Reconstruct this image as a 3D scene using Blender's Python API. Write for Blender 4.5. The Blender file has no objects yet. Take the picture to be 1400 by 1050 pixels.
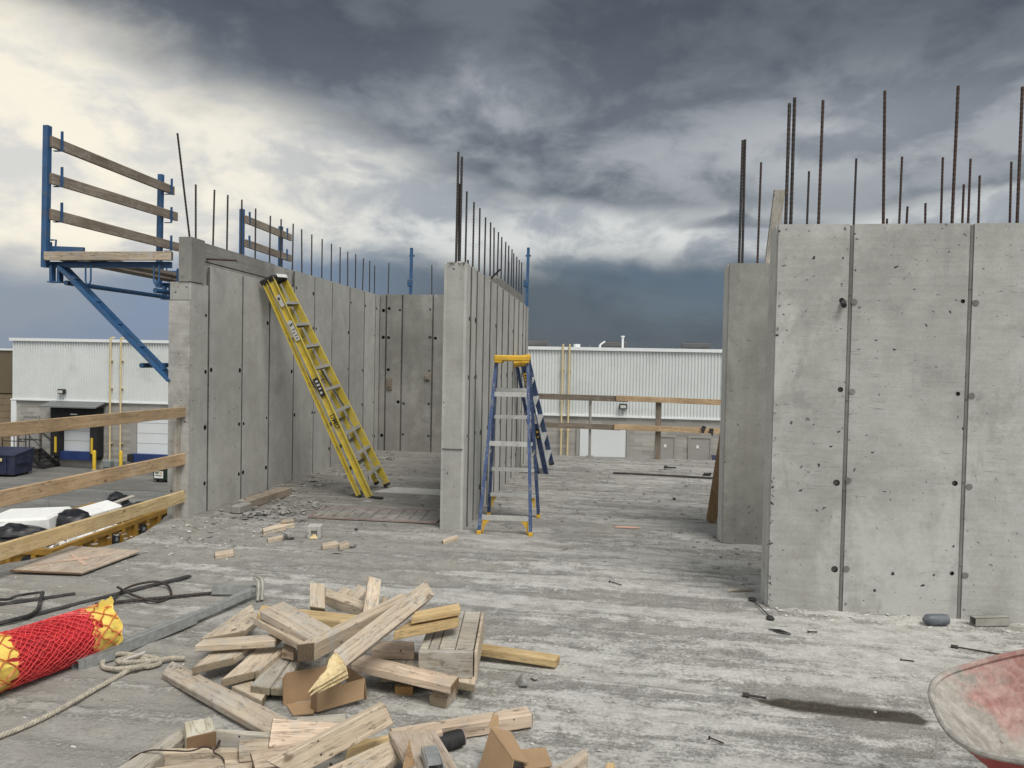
import bpy, bmesh, math, random
from mathutils import Vector, Matrix, noise
R = math.radians
rnd = random.Random(7)
scene = bpy.context.scene
col = scene.collection

# ------------------------------------------------------------------ camera
EYE = 1.65
a, p, ro = math.atan(.135), math.atan(.025), .020
R0 = Vector((math.cos(a), math.sin(a), 0)); F0 = Vector((-math.sin(a), math.cos(a), 0)); ZZ = Vector((0, 0, 1))
FW = F0 * math.cos(p) - ZZ * math.sin(p); UP = ZZ * math.cos(p) + F0 * math.sin(p)
RT = R0 * math.cos(ro) + UP * math.sin(ro); UPR = UP * math.cos(ro) - R0 * math.sin(ro)
cam = bpy.data.cameras.new('camera'); cam_o = bpy.data.objects.new('camera', cam); col.objects.link(cam_o)
cam.sensor_width = 36; cam.lens = 36 * 1000 / 1400; cam.clip_start = .05; cam.clip_end = 3000
cam_o.matrix_world = Matrix(((RT.x, UPR.x, -FW.x, 0), (RT.y, UPR.y, -FW.y, 0), (RT.z, UPR.z, -FW.z, EYE), (0, 0, 0, 1)))
scene.camera = cam_o

# ------------------------------------------------------------------ exposure, sun, sky
scene.view_settings.view_transform = 'Standard'; scene.view_settings.look = 'None'
scene.view_settings.gamma = 1; scene.view_settings.use_curve_mapping = False
scene.view_settings.exposure = .95
SKY_GAIN = .54
SUN_EL, SUN_AZ = R(58), R(142)          # azimuth measured from +Y towards +X: right of and behind the camera
sun = bpy.data.lights.new('sun', 'SUN'); sun.energy = 1.4; sun.angle = R(28); sun.color = (1, .965, .895)
sun_o = bpy.data.objects.new('sun', sun); col.objects.link(sun_o)
sd = Vector((math.sin(SUN_AZ) * math.cos(SUN_EL), math.cos(SUN_AZ) * math.cos(SUN_EL), math.sin(SUN_EL)))
sun_o.rotation_euler = sd.to_track_quat('Z', 'Y').to_euler(); sun_o.location = (0, 0, 30)


class G:
    """tiny node-graph helper"""
    def __init__(s, nt): s.nt = nt
    def node(s, t, **k):
        n = s.nt.nodes.new(t)
        for a_, b_ in k.items(): setattr(n, a_, b_)
        return n
    def put(s, sock, v):
        if isinstance(v, bpy.types.NodeSocket): s.nt.links.new(v, sock)
        elif v is not None:
            if sock.type == 'RGBA' and len(v) == 3: v = (*v, 1)
            sock.default_value = v
    def m(s, op, a_, b_=None, c_=None, clamp=False):
        n = s.node('ShaderNodeMath', operation=op, use_clamp=clamp)
        s.put(n.inputs[0], a_)
        if b_ is not None: s.put(n.inputs[1], b_)
        if c_ is not None: s.put(n.inputs[2], c_)
        return n.outputs[0]
    def vm(s, op, a_, b_=None):
        n = s.node('ShaderNodeVectorMath', operation=op); s.put(n.inputs[0], a_)
        if b_ is not None: s.put(n.inputs[3 if op == 'SCALE' else 1], b_)
        return n.outputs['Value' if op in ('DOT_PRODUCT', 'LENGTH', 'DISTANCE') else 'Vector']
    def ss(s, x, lo, hi, a_=0., b_=1., kind='SMOOTHSTEP'):
        n = s.node('ShaderNodeMapRange', interpolation_type=kind); n.clamp = True
        for k_, v in zip(('Value', 'From Min', 'From Max', 'To Min', 'To Max'), (x, lo, hi, a_, b_)): s.put(n.inputs[k_], v)
        return n.outputs['Result']
    def noise(s, vec, sc=1., det=4., ro_=.55, dist=0., out='Fac'):
        n = s.node('ShaderNodeTexNoise'); s.put(n.inputs['Vector'], vec)
        for k_, v in zip(('Scale', 'Detail', 'Roughness', 'Distortion'), (sc, det, ro_, dist)): s.put(n.inputs[k_], v)
        return n.outputs[out]
    def vor(s, vec, sc=1., out='Distance', feat='F1', rnd_=1.):
        n = s.node('ShaderNodeTexVoronoi', feature=feat); s.put(n.inputs['Vector'], vec); s.put(n.inputs['Scale'], sc)
        s.put(n.inputs['Randomness'], rnd_)
        return n.outputs[out]
    def mul(s, vec, k): return s.vm('MULTIPLY', vec, k)
    def mix(s, a_, b_, f, bt='MIX'):
        n = s.node('ShaderNodeMix', data_type='RGBA', blend_type=bt); s.put(n.inputs[0], f)
        s.put(n.inputs[6], a_); s.put(n.inputs[7], b_)
        return n.outputs[2]
    def ramp(s, f, stops):
        n = s.node('ShaderNodeValToRGB'); s.put(n.inputs[0], f)
        e = n.color_ramp.elements
        while len(e) > 1: e.remove(e[-1])
        e[0].position = stops[0][0]; e[0].color = (*stops[0][1], 1)
        for q, c in stops[1:]:
            k_ = e.new(q); k_.color = (*c, 1)
        return n.outputs[0]
    def xyz(s, v):
        n = s.node('ShaderNodeSeparateXYZ'); s.put(n.inputs[0], v); return n.outputs[0], n.outputs[1], n.outputs[2]
    def comb(s, x, y, z):
        n = s.node('ShaderNodeCombineXYZ')
        for i_, v in enumerate((x, y, z)): s.put(n.inputs[i_], v)
        return n.outputs[0]


world = bpy.data.worlds.new('World'); scene.world = world; world.use_nodes = True
nt = world.node_tree; nt.nodes.clear(); g = G(nt)
out = g.node('ShaderNodeOutputWorld'); bg = g.node('ShaderNodeBackground')
sky = g.node('ShaderNodeTexSky', sky_type='NISHITA'); sky.sun_disc = False
sky.sun_elevation = SUN_EL; sky.sun_rotation = SUN_AZ; sky.altitude = 200; sky.air_density = 1.2; sky.dust_density = 2
tc = g.node('ShaderNodeTexCoord'); D = tc.outputs['Generated']
dx, dy, dz = g.xyz(D)
dzc = g.m('MAXIMUM', dz, 0.0)
hl = g.m('SQRT', g.m('ADD', g.m('MULTIPLY', dx, dx), g.m('MULTIPLY', dy, dy)))
side = g.m('DIVIDE', dx, g.m('MAXIMUM', hl, .001))            # -1 west .. +1 east
el = g.m('ARCSINE', dzc)
# cloud masses: a gently flattened 3-D field of directions
q = g.mul(D, (1., 1., 1.9))
big = g.noise(g.vm('ADD', q, (3.1, .4, 1.)), 2.0, 2, .5, .2)
mid = g.noise(g.vm('ADD', q, (7.3, 2.1, 0)), 3.6, 6, .54, .3)
fine = g.noise(g.vm('ADD', q, (1.7, 9.2, 3)), 13., 5, .58, .2)
bill = g.noise(g.vm('ADD', q, (4.7, 1.2, 8)), 8.5, 7, .57, .35)
nb = g.m('SUBTRACT', big, .5); nm = g.m('SUBTRACT', mid, .5); nf = g.m('SUBTRACT', fine, .5); nbi = g.m('SUBTRACT', bill, .5)
wu = g.m('ADD', side, g.m('MULTIPLY', nm, .22)); wv = g.m('ADD', el, g.m('ADD', g.m('MULTIPLY', nm, .09), g.m('MULTIPLY', nbi, .05)))
def mass(u_, v_, w_, h_):       # one soft cloud mass at a given bearing and elevation
    a_ = g.m('DIVIDE', g.m('SUBTRACT', wu, u_), w_); b_ = g.m('DIVIDE', g.m('SUBTRACT', wv, v_), h_)
    return g.m('EXPONENT', g.m('MULTIPLY', g.m('ADD', g.m('MULTIPLY', a_, a_), g.m('MULTIPLY', b_, b_)), -1.))
belly = g.m('ADD', mass(-.08, .262, .17, .045), mass(.06, .235, .14, .025))
streak = g.m('ADD', mass(.40, .225, .17, .020), mass(.20, .195, .12, .012))
rlight = g.m('ADD', mass(.27, .29, .22, .04), g.m('MULTIPLY', mass(-.19, .35, .07, .05), .8))
wob = g.m('ADD', g.m('ADD', g.m('MULTIPLY', nm, .16), g.m('MULTIPLY', nbi, .07)), g.m('ADD', g.m('MULTIPLY', nf, .03), g.m('MULTIPLY', nb, .05)))
# the dark storm shelf: its lower edge climbs towards the west
edge = g.ss(side, -.74, -.16, .385, .222, 'LINEAR')
t = g.m('ADD', g.m('ADD', g.m('SUBTRACT', el, edge), wob), g.m('ADD', g.m('MULTIPLY', belly, .06), g.m('MULTIPLY', streak, .10)))
dark = g.ss(t, -.022, .066)
# lit cloud below the shelf: cream in the west, grey-white elsewhere
west = g.ss(g.m('ADD', side, g.m('MULTIPLY', nm, .3)), -.20, -.62)
lit = g.mix((.66, .67, .65), (.93, .865, .72), west)
billow = g.ss(g.m('ADD', g.m('MULTIPLY', bill, .55), g.m('ADD', g.m('MULTIPLY', mid, .27), g.m('MULTIPLY', fine, .18))), .425, .565)
shade = g.mix((.34, .365, .395), (.66, .65, .62), west)
litc = g.mix(shade, lit, billow)
# dark shelf colour with paler breaks in it
wisp = g.ss(g.m('ADD', g.m('MULTIPLY', mid, .45), g.m('ADD', g.m('MULTIPLY', bill, .42), g.m('MULTIPLY', fine, .13))), .42, .60)
dk0 = g.mix((.108, .126, .148), (.30, .322, .342), wisp)
high = g.ss(g.m('ADD', el, g.m('ADD', g.m('MULTIPLY', nm, .26), g.m('MULTIPLY', nbi, .10))), .30, .43)
dkc = g.mix(dk0, g.mix((.068, .080, .096), (.130, .147, .166), wisp), high)
dkc = g.mix(dkc, g.mix((.25, .27, .30), (.46, .475, .495), billow), g.m('MINIMUM', g.m('MULTIPLY', rlight, .85), .9))
c = g.mix(litc, dkc, dark)
# rain-blue band over the horizon
eb = g.m('ADD', el, g.m('ADD', g.m('MULTIPLY', nm, .07), g.m('ADD', g.m('MULTIPLY', nbi, .03), g.m('MULTIPLY', nf, .012))))
band = g.ss(g.m('ADD', eb, g.ss(side, -.3, -.6, 0., .028)), .178, .115)
wb_ = g.ss(side, -.15, -.55)
bc = g.mix((.082, .118, .162), (.175, .24, .355), wb_)
bc = g.mix(bc, g.mix((.056, .078, .108), (.21, .255, .335), wb_), g.ss(mid, .42, .6))
c = g.mix(c, bc, g.m('MULTIPLY', band, .95))
# behind the storm front the overcast is thin and brighter
fdot = g.m('ADD', g.m('MULTIPLY', dx, F0.x), g.m('MULTIPLY', dy, F0.y))
opening = g.ss(g.m('ADD', fdot, g.m('MULTIPLY', nm, .2)), .45, -.25)
ovc = g.mix((.54, .565, .57), (.83, .84, .80), g.ss(mid, .38, .62))
c = g.mix(c, ovc, opening)
cs = g.node('ShaderNodeVectorMath', operation='SCALE'); g.put(cs.inputs[0], c); cs.inputs[3].default_value = 10 * SKY_GAIN
# a little clear-sky blue leaks through everywhere
fin = g.mix(cs.outputs[0], sky.outputs[0], .04)
g.put(bg.inputs[0], fin); bg.inputs[1].default_value = .1
nt.links.new(bg.outputs[0], out.inputs[0])

# ------------------------------------------------------------------ materials
M = {}
def new_mat(name):
    mt = bpy.data.materials.new(name); mt.use_nodes = True
    n = mt.node_tree; b = n.nodes['Principled BSDF']; M[name] = mt
    return G(n), b, mt
def pos(g_): return g_.node('ShaderNodeNewGeometry').outputs['Position']
def ocoord(g_): return g_.node('ShaderNodeTexCoord').outputs['Object']
def orand(g_): return g_.node('ShaderNodeObjectInfo').outputs['Random']
def bump(g_, b, h, strength=.3, dist=.01):
    n = g_.node('ShaderNodeBump'); n.inputs['Strength'].default_value = strength; n.inputs['Distance'].default_value = dist
    g_.put(n.inputs['Height'], h); g_.put(b.inputs['Normal'], n.outputs[0])
def val(g_, c_, f):      # scale a colour by a factor socket
    n = g_.node('ShaderNodeVectorMath', operation='SCALE'); g_.put(n.inputs[0], c_); g_.put(n.inputs[3], f); return n.outputs[0]

def mat_simple(name, c_, rough=.6, metal=0., var=.12, sc=6., dirt=None, dirt_amt=.3, dirt_sc=4., bmp=.1, speck=0.):
    g_, b, mt = new_mat(name)
    P = ocoord(g_)
    n1 = g_.noise(P, sc, 6, .6); n2 = g_.noise(P, dirt_sc, 7, .65, .3)
    f = g_.ss(n1, .25, .75, 1 - var, 1 + var)
    cc = val(g_, g_.mix(c_, c_, 0.), f)
    if dirt: cc = g_.mix(cc, dirt, g_.ss(n2, .5, .68, 0, dirt_amt))
    g_.put(b.inputs['Base Color'], cc); b.inputs['Metallic'].default_value = metal
    g_.put(b.inputs['Roughness'], g_.ss(n2, .3, .7, max(.05, rough - .1), min(1, rough + .12)))
    if speck:      # dried cement splashes
        sp_ = g_.noise(P, 55, 4, .7, .3); gt_ = g_.noise(P, 5, 3, .6)
        cc = g_.mix(cc, (.46, .45, .42), g_.m('MULTIPLY', g_.ss(sp_, .56, .64), g_.ss(gt_, .40, .62, .1, speck)))
        g_.put(b.inputs['Base Color'], cc)
    bump(g_, b, g_.noise(P, sc * 12, 4, .6), bmp, .003)
    return mt

def mat_concrete(name, lo, hi, horiz=0., pits=1., streak=.5, patch=0.):
    g_, b, mt = new_mat(name)
    P = pos(g_)
    n1 = g_.noise(P, 1.1, 4, .6, .3); n2 = g_.noise(P, 7, 5, .62); n3 = g_.noise(P, 60, 3, .6)
    st = g_.noise(g_.mul(P, (5, 5, .35)), 1.6, 5, .6, .2)
    hz = g_.noise(g_.mul(P, (1.6, 1.6, 26)), 1.3, 5, .65, .1)
    f = g_.m('ADD', g_.m('MULTIPLY', n1, .5), g_.m('MULTIPLY', n2, .3))
    f = g_.m('ADD', f, g_.m('MULTIPLY', st, .3 * streak)); f = g_.m('ADD', f, g_.m('MULTIPLY', hz, .3 * horiz))
    tot = .5 * (.8 + .3 * streak + .3 * horiz)
    c_ = g_.mix(lo, hi, g_.ss(f, tot - .17, tot + .17))
    c_ = val(g_, c_, g_.ss(orand(g_), 0, 1, .93, 1.06, 'LINEAR'))
    c_ = val(g_, c_, g_.ss(n3, .3, .7, .95, 1.05))
    if patch:      # chalky form-release bloom and darker scrubbed areas
        pb = g_.noise(g_.mul(P, (1., 1., .55)), 1.5, 5, .6, .6); ps_ = g_.noise(P, 22, 5, .68)
        c_ = g_.mix(c_, (.56, .555, .53), g_.m('MULTIPLY', g_.ss(g_.m('ADD', pb, g_.m('MULTIPLY', g_.m('SUBTRACT', ps_, .5), .25)), .50, .66), patch))
        c_ = g_.mix(c_, (.23, .225, .212), g_.m('MULTIPLY', g_.ss(g_.m('ADD', g_.noise(P, 1.9, 5, .65, .5), g_.m('MULTIPLY', g_.m('SUBTRACT', ps_, .5), .3)), .56, .68), patch * .8))
    if horiz > .5:      # short horizontal scuffs printed by the form face
        sc_ = g_.noise(g_.mul(P, (5, 5, 75)), 1.4, 3, .6, .15); sg_ = g_.noise(P, 3.1, 4, .6)
        c_ = g_.mix(c_, (.20, .196, .185), g_.m('MULTIPLY', g_.ss(sc_, .60, .68, 0, .75), g_.ss(sg_, .45, .62)))
    # grey water runs and scuffs
    c_ = g_.mix(c_, (lo[0] * .72, lo[1] * .72, lo[2] * .72), g_.ss(g_.noise(g_.mul(P, (3, 3, .5)), 2.2, 5, .66, .6), .58, .74, 0, .45 * min(1, .35 + horiz)))
    # air holes
    X_, Y_, Z_ = g_.xyz(P); F2 = g_.comb(g_.m('ADD', X_, Y_), 0., Z_)
    wv = g_.vm('ADD', F2, g_.mul(g_.noise(P, 26, 2, .5, 0., 'Color'), (.055, 0., .055)))
    v = g_.node('ShaderNodeTexVoronoi'); g_.put(v.inputs['Vector'], g_.mul(wv, (1, 1, 1.25))); v.inputs['Scale'].default_value = 26
    rr, gg, bb = g_.xyz(v.outputs['Color'])
    gate = g_.m('MULTIPLY', g_.m('GREATER_THAN', rr, .70), g_.m('MAXIMUM', g_.ss(g_.noise(P, 2.0, 3, .6), .44, .58), g_.m('MULTIPLY', g_.ss(X_, 1.30, 1.14), g_.ss(X_, 1.0, 1.1))))
    rad = g_.m('MULTIPLY_ADD', g_.m('POWER', gg, 3.), .30, .07)
    hole = g_.m('MULTIPLY', g_.ss(v.outputs['Distance'], rad, g_.m('MULTIPLY', rad, .55)), g_.m('MULTIPLY', gate, pits))
    v2 = g_.node('ShaderNodeTexVoronoi'); g_.put(v2.inputs['Vector'], wv); v2.inputs['Scale'].default_value = 70
    r2, g2, b2 = g_.xyz(v2.outputs['Color'])
    hole2 = g_.m('MULTIPLY', g_.ss(v2.outputs['Distance'], .28, .16), g_.m('MULTIPLY', g_.m('GREATER_THAN', r2, .965), pits))
    h_ = g_.m('MAXIMUM', hole, hole2)
    c_ = g_.mix(c_, (.028, .027, .026), g_.m('MULTIPLY', h_, .97))
    g_.put(b.inputs['Base Color'], c_); b.inputs['Roughness'].default_value = .85; b.inputs['Specular IOR Level'].default_value = .3
    hgt = g_.m('SUBTRACT', g_.m('ADD', g_.m('MULTIPLY', n2, .5), g_.m('MULTIPLY', n3, .12)), g_.m('MULTIPLY', h_, .7))
    hgt = g_.m('ADD', hgt, g_.m('MULTIPLY', hz, .25 * horiz))
    bump(g_, b, hgt, .35, .008)
    return mt

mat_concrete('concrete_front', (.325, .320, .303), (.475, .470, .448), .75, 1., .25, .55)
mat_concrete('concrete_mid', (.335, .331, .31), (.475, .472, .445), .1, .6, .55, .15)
mat_concrete('concrete_end', (.26, .256, .24), (.40, .394, .37), .3, 1., .6)
mat_concrete('concrete_shaded', (.195, .192, .176), (.295, .29, .268), .2, .5, .8, .2)  # base darkened to carry the shade in the bay and behind the front wall
mat_concrete('concrete_lit', (.42, .415, .395), (.56, .553, .53), .1, .5, .5)  # base made paler so wall ends facing the bright west look lit
mat_concrete('joint', (.05, .048, .045), (.115, .112, .105), .0, .3, .6)
mat_concrete('joint_wide', (.13, .127, .118), (.235, .23, .213), .0, .3, .6)
mat_concrete('concrete_old', (.19, .186, .172), (.29, .285, .263), .6, .6, .4)
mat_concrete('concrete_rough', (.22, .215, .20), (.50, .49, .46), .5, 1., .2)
mat_simple('hole', (.018, .017, .016), .95, 0, .3)

def mat_floor():
    g_, b, mt = new_mat('slab_top')
    P = pos(g_); px, py, pz = g_.xyz(P)
    Q = g_.comb(g_.m('ADD', px, g_.m('MULTIPLY', g_.noise(P, .6, 2, .5), .6)), g_.m('ADD', py, g_.m('MULTIPLY', px, .035)), 0.)
    s1 = g_.noise(g_.mul(Q, (.26, 3.1, 1)), 1., 4, .55, .35)
    s2 = g_.noise(g_.mul(Q, (.5, 6.2, 1)), 1.1, 5, .6, .4)
    s3 = g_.noise(g_.mul(Q, (3, 9, 1)), 1.3, 5, .65, .3)
    blot = g_.noise(P, .75, 3, .6, .4)
    grit = g_.noise(P, 48, 4, .7); g2 = g_.noise(P, 9, 5, .65, .3); spk = g_.noise(P, 150, 2, .6)
    f = g_.m('ADD', g_.m('ADD', g_.m('MULTIPLY', s1, .52), g_.m('MULTIPLY', s2, .32)), g_.m('MULTIPLY', s3, .16))
    f = g_.m('ADD', f, g_.m('MULTIPLY', g_.m('SUBTRACT', blot, .5), .34))
    f = g_.m('ADD', f, g_.m('MULTIPLY', g_.m('SUBTRACT', g2, .5), .18))
    # laitance is thicker on the right, trodden thin and brownish on the left front
    f = g_.m('ADD', f, g_.ss(px, -2.6, .8, -.005, .055))
    lai = g_.ss(g_.m('ADD', f, g_.m('MULTIPLY', g_.m('SUBTRACT', grit, .5), .20)), .445, .57)
    base = g_.mix((.225, .217, .203), (.34, .33, .312), g_.ss(g2, .3, .7))
    base = g_.mix(base, (.33, .305, .268), g_.ss(g_.noise(P, 1.4, 3, .6, .5), .46, .66, 0, .5))
    light = g_.mix((.35, .343, .322), (.51, .503, .48), g_.ss(g_.m('ADD', g_.m('MULTIPLY', s3, .6), g_.m('MULTIPLY', g2, .4)), .38, .62))
    worn = g_.m('MULTIPLY', g_.ss(px, -.3, -1.8), g_.ss(g_.m('ADD', py, g_.m('MULTIPLY', blot, 1.5)), 6.0, 4.9))     # walked-over, dusty corner by the rope
    base = g_.mix(base, (.335, .317, .288), g_.m('MULTIPLY', worn, .45))
    c_ = g_.mix(base, light, g_.m('MULTIPLY', lai, g_.m('MULTIPLY', g_.ss(worn, 0, 1, .88, .42), g_.ss(g_.m('ADD', py, g_.m('MULTIPLY', blot, 1.6)), 6.3, 8.2, 1., .80))))
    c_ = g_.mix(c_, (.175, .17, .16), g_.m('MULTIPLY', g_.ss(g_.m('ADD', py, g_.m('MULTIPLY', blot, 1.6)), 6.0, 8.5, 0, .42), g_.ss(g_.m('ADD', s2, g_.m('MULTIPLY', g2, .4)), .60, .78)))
    c_ = val(g_, c_, g_.ss(grit, .28, .72, .82, 1.14))
    c_ = g_.mix(c_, (.09, .086, .08), g_.ss(spk, .69, .75, 0, .6))
    # floor of the room behind the middle wall is patchily mixed darker
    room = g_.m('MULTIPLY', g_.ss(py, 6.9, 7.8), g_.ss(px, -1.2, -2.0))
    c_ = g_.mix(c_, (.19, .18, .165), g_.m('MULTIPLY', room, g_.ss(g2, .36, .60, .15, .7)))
    # far slab is scored with many dark scratches
    scr = g_.noise(g_.mul(Q, (2.2, 14, 1)), 1.5, 5, .7, .6)
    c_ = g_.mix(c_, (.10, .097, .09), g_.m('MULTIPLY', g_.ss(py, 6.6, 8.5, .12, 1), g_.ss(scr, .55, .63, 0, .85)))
    # oily wet streak with its own outline
    dxs = g_.m('SUBTRACT', px, .71); u = g_.m('DIVIDE', dxs, .83)
    yl = g_.m('SUBTRACT', g_.m('SUBTRACT', py, 3.77), g_.m('MULTIPLY', dxs, -.10))
    wdt = g_.m('MULTIPLY', g_.m('MULTIPLY', g_.ss(u, -.02, .25), g_.ss(u, 1.02, .93)), g_.m('MULTIPLY_ADD', g_.noise(P, 9, 4, .6), .07, .042))
    wet = g_.ss(g_.m('ADD', g_.m('SUBTRACT', wdt, g_.m('ABSOLUTE', yl)), g_.m('MULTIPLY', g_.m('SUBTRACT', grit, .5), .03)), -.022, .03)
    c_ = g_.mix(c_, (.05, .042, .030), g_.m('MULTIPLY', wet, .95))
    g_.put(b.inputs['Base Color'], c_)
    g_.put(b.inputs['Roughness'], g_.ss(wet, 0, 1, .9, .8)); b.inputs['Specular IOR Level'].default_value = .25
    h_ = g_.m('ADD', g_.m('ADD', g_.m('MULTIPLY', lai, .55), g_.m('MULTIPLY', grit, .35)), g_.m('ADD', g_.m('MULTIPLY', g2, .5), g_.m('MULTIPLY', s2, .8)))
    bump(g_, b, h_, .85, .02)
mat_floor()

def mat_wood(name, lo, hi, stain=(.42, .41, .385), st_amt=.5, st_lo=.5, knots=1., ends=(.30, .20, .11)):
    g_, b, mt = new_mat(name)
    rr = orand(g_)
    P = g_.vm('ADD', ocoord(g_), g_.comb(g_.m('MULTIPLY', rr, 37.), g_.m('MULTIPLY', rr, 11.), g_.m('MULTIPLY', rr, 23.)))
    wp = g_.vm('ADD', P, g_.mul(g_.noise(P, 3.5, 3, .5, 0, 'Color'), (0., .035, .035)))
    gr = g_.noise(g_.mul(wp, (1.6, 38, 38)), 1.3, 5, .6, .35)
    fi = g_.noise(g_.mul(wp, (5, 160, 160)), 1.2, 3, .6)
    br = g_.noise(P, 3.2, 5, .6, .3)
    f = g_.m('ADD', g_.m('MULTIPLY', gr, .6), g_.m('ADD', g_.m('MULTIPLY', fi, .22), g_.m('MULTIPLY', br, .4)))
    c_ = g_.mix(lo, hi, g_.ss(f, .38, .80))
    c_ = val(g_, c_, g_.ss(rr, 0, 1, .84, 1.14, 'LINEAR'))
    # knots
    v = g_.node('ShaderNodeTexVoronoi'); g_.put(v.inputs['Vector'], g_.mul(wp, (5, 9, 9))); v.inputs['Scale'].default_value = 1.
    k1, k2, k3 = g_.xyz(v.outputs['Color'])
    kn = g_.m('MULTIPLY', g_.ss(v.outputs['Distance'], .17, .06), g_.m('GREATER_THAN', k1, .62))
    c_ = g_.mix(c_, (.13, .085, .05), g_.m('MULTIPLY', kn, .75 * knots))
    # mortar splashes and dust
    s_ = g_.noise(P, 7, 8, .68, .6)
    c_ = g_.mix(c_, stain, g_.ss(s_, st_lo, st_lo + .14, 0, st_amt))
    d_ = g_.noise(g_.mul(P, (1, 1.6, 1.6)), 15, 5, .7, .4)
    c_ = g_.mix(c_, (.10, .085, .07), g_.ss(d_, .59, .68, 0, .35 + .35 * (st_amt > .3)))
    ck = g_.noise(g_.mul(P, (.9, 14, 14)), 2.1, 4, .6, .2)
    crack = g_.ss(g_.m('ABSOLUTE', g_.m('SUBTRACT', ck, .53)), .011, .003)
    c_ = g_.mix(c_, (.09, .07, .05), g_.m('MULTIPLY', crack, .42))
    edge_d = g_.noise(P, 2.0, 4, .6, .6); c_ = val(g_, c_, g_.ss(edge_d, .34, .64, .86, 1.08))
    nv = g_.node('ShaderNodeTexVoronoi'); g_.put(nv.inputs['Vector'], P); nv.inputs['Scale'].default_value = 22
    n1, n2, n3 = g_.xyz(nv.outputs['Color'])
    c_ = g_.mix(c_, (.03, .025, .02), g_.m('MULTIPLY', g_.ss(nv.outputs['Distance'], .13, .08), g_.m('GREATER_THAN', n1, .90)))
    g_.put(b.inputs['Base Color'], c_); b.inputs['Roughness'].default_value = .8; b.inputs['Specular IOR Level'].default_value = .25
    bump(g_, b, g_.m('SUBTRACT', g_.m('ADD', g_.m('MULTIPLY', gr, .7), g_.m('ADD', g_.m('MULTIPLY', fi, .3), g_.m('MULTIPLY', s_, .5))), crack), .55, .005)
    # sawn end
    g_, b, _ = new_mat(name + '_end')
    P = ocoord(g_); x, y, z = g_.xyz(g_.vm('ADD', P, g_.comb(0., g_.m('MULTIPLY', orand(g_), .09), .05)))
    rad = g_.m('SQRT', g_.m('ADD', g_.m('MULTIPLY', y, y), g_.m('MULTIPLY', z, z)))
    w_ = g_.m('SINE', g_.m('ADD', g_.m('MULTIPLY', rad, 900.), g_.m('MULTIPLY', g_.noise(P, 20, 3, .5), 8.)))
    e2 = (ends[0] * .6, ends[1] * .58, ends[2] * .55)
    c_ = g_.mix(e2, ends, g_.ss(g_.m('ADD', w_, g_.m('MULTIPLY', g_.noise(P, 60, 4, .6), 2.)), -.4, 2.2))
    c_ = g_.mix(c_, (.10, .08, .06), g_.ss(g_.noise(P, 25, 5, .65), .5, .7, 0, .6))
    g_.put(b.inputs['Base Color'], c_); b.inputs['Roughness'].default_value = .85
    bump(g_, b, w_, .2, .002)
mat_wood('wood_w', (.40, .315, .23), (.65, .55, .43), st_amt=.55, ends=(.33, .27, .19))
mat_wood('wood_g', (.28, .25, .205), (.50, .455, .385), st_amt=.65, st_lo=.46, ends=(.30, .26, .19))
mat_wood('wood_s', (.37, .30, .23), (.60, .51, .405), stain=(.44, .42, .385), st_amt=.6, st_lo=.46, ends=(.30, .25, .18))
mat_wood('wood_p', (.42, .315, .23), (.66, .535, .42), st_amt=.4, st_lo=.54, ends=(.22, .14, .08))
mat_wood('wood_f', (.46, .315, .145), (.68, .51, .285), st_amt=.25, st_lo=.58, ends=(.55, .38, .18))
mat_wood('wood_t', (.30, .24, .175), (.52, .435, .335), stain=(.40, .41, .40), st_amt=.6, ends=(.17, .125, .085))
mat_wood('wood_o', (.28, .21, .15), (.48, .38, .28), st_amt=.4, ends=(.42, .24, .09))
mat_wood('wood_c', (.42, .37, .27), (.62, .57, .45), stain=(.62, .60, .52), st_amt=.7, st_lo=.44, ends=(.24, .15, .085))
mat_wood('wood_rail', (.33, .225, .13), (.52, .375, .235), st_amt=.35, st_lo=.56, ends=(.4, .28, .16))
mat_wood('wood_railnew', (.50, .36, .18), (.70, .54, .31), st_amt=.15, st_lo=.6, ends=(.55, .38, .18))
mat_wood('wood_old', (.17, .135, .105), (.32, .27, .22), st_amt=.35, st_lo=.54, ends=(.25, .2, .15))
mat_wood('wood_brown', (.17, .105, .055), (.30, .20, .115), st_amt=.2, st_lo=.6, ends=(.25, .2, .15))
mat_wood('ply', (.33, .26, .20), (.50, .42, .34), stain=(.50, .44, .38), st_amt=.6, st_lo=.45, knots=.3, ends=(.22, .14, .09))
mat_wood('splinter', (.62, .46, .22), (.80, .66, .40), stain=(.80, .68, .44), st_amt=.2, st_lo=.6, knots=.0, ends=(.6, .45, .22))

mat_simple('blue_steel', (.030, .095, .215), .45, .1, .2, 8, (.10, .12, .15), .55, 9)
mat_simple('blue_glass', (.042, .075, .18), .45, 0, .2, 9, (.20, .21, .24), .5, 8, speck=.6)
mat_simple('yellow_glass', (.56, .43, .05), .5, 0, .16, 9, (.38, .34, .24), .6, 7, speck=.75)
mat_simple('yellow_plastic', (.64, .38, .03), .5, 0, .1, 9, (.35, .24, .1), .4, 8)
mat_simple('aluminium', (.62, .62, .60), .42, .6, .12, 14, (.40, .39, .37), .5, 10)
mat_simple('dusty_alu', (.34, .33, .30), .6, .3, .15, 14, (.42, .40, .37), .6, 10)
mat_simple('galvanised', (.40, .41, .41), .5, .5, .2, 30, (.33, .32, .30), .6, 6)
mat_simple('rubber', (.022, .021, .021), .75, 0, .25, 9, (.13, .12, .11), .5, 9)
mat_simple('black_paint', (.018, .018, .02), .5, 0, .2, 9, (.08, .08, .08), .3, 3)
mat_simple('rebar_dark', (.045, .040, .038), .7, .3, .35, 20, (.11, .065, .04), .6, 12)
mat_simple('rebar_rust', (.055, .032, .026), .75, .2, .35, 20, (.13, .11, .10), .4, 9)
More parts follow.
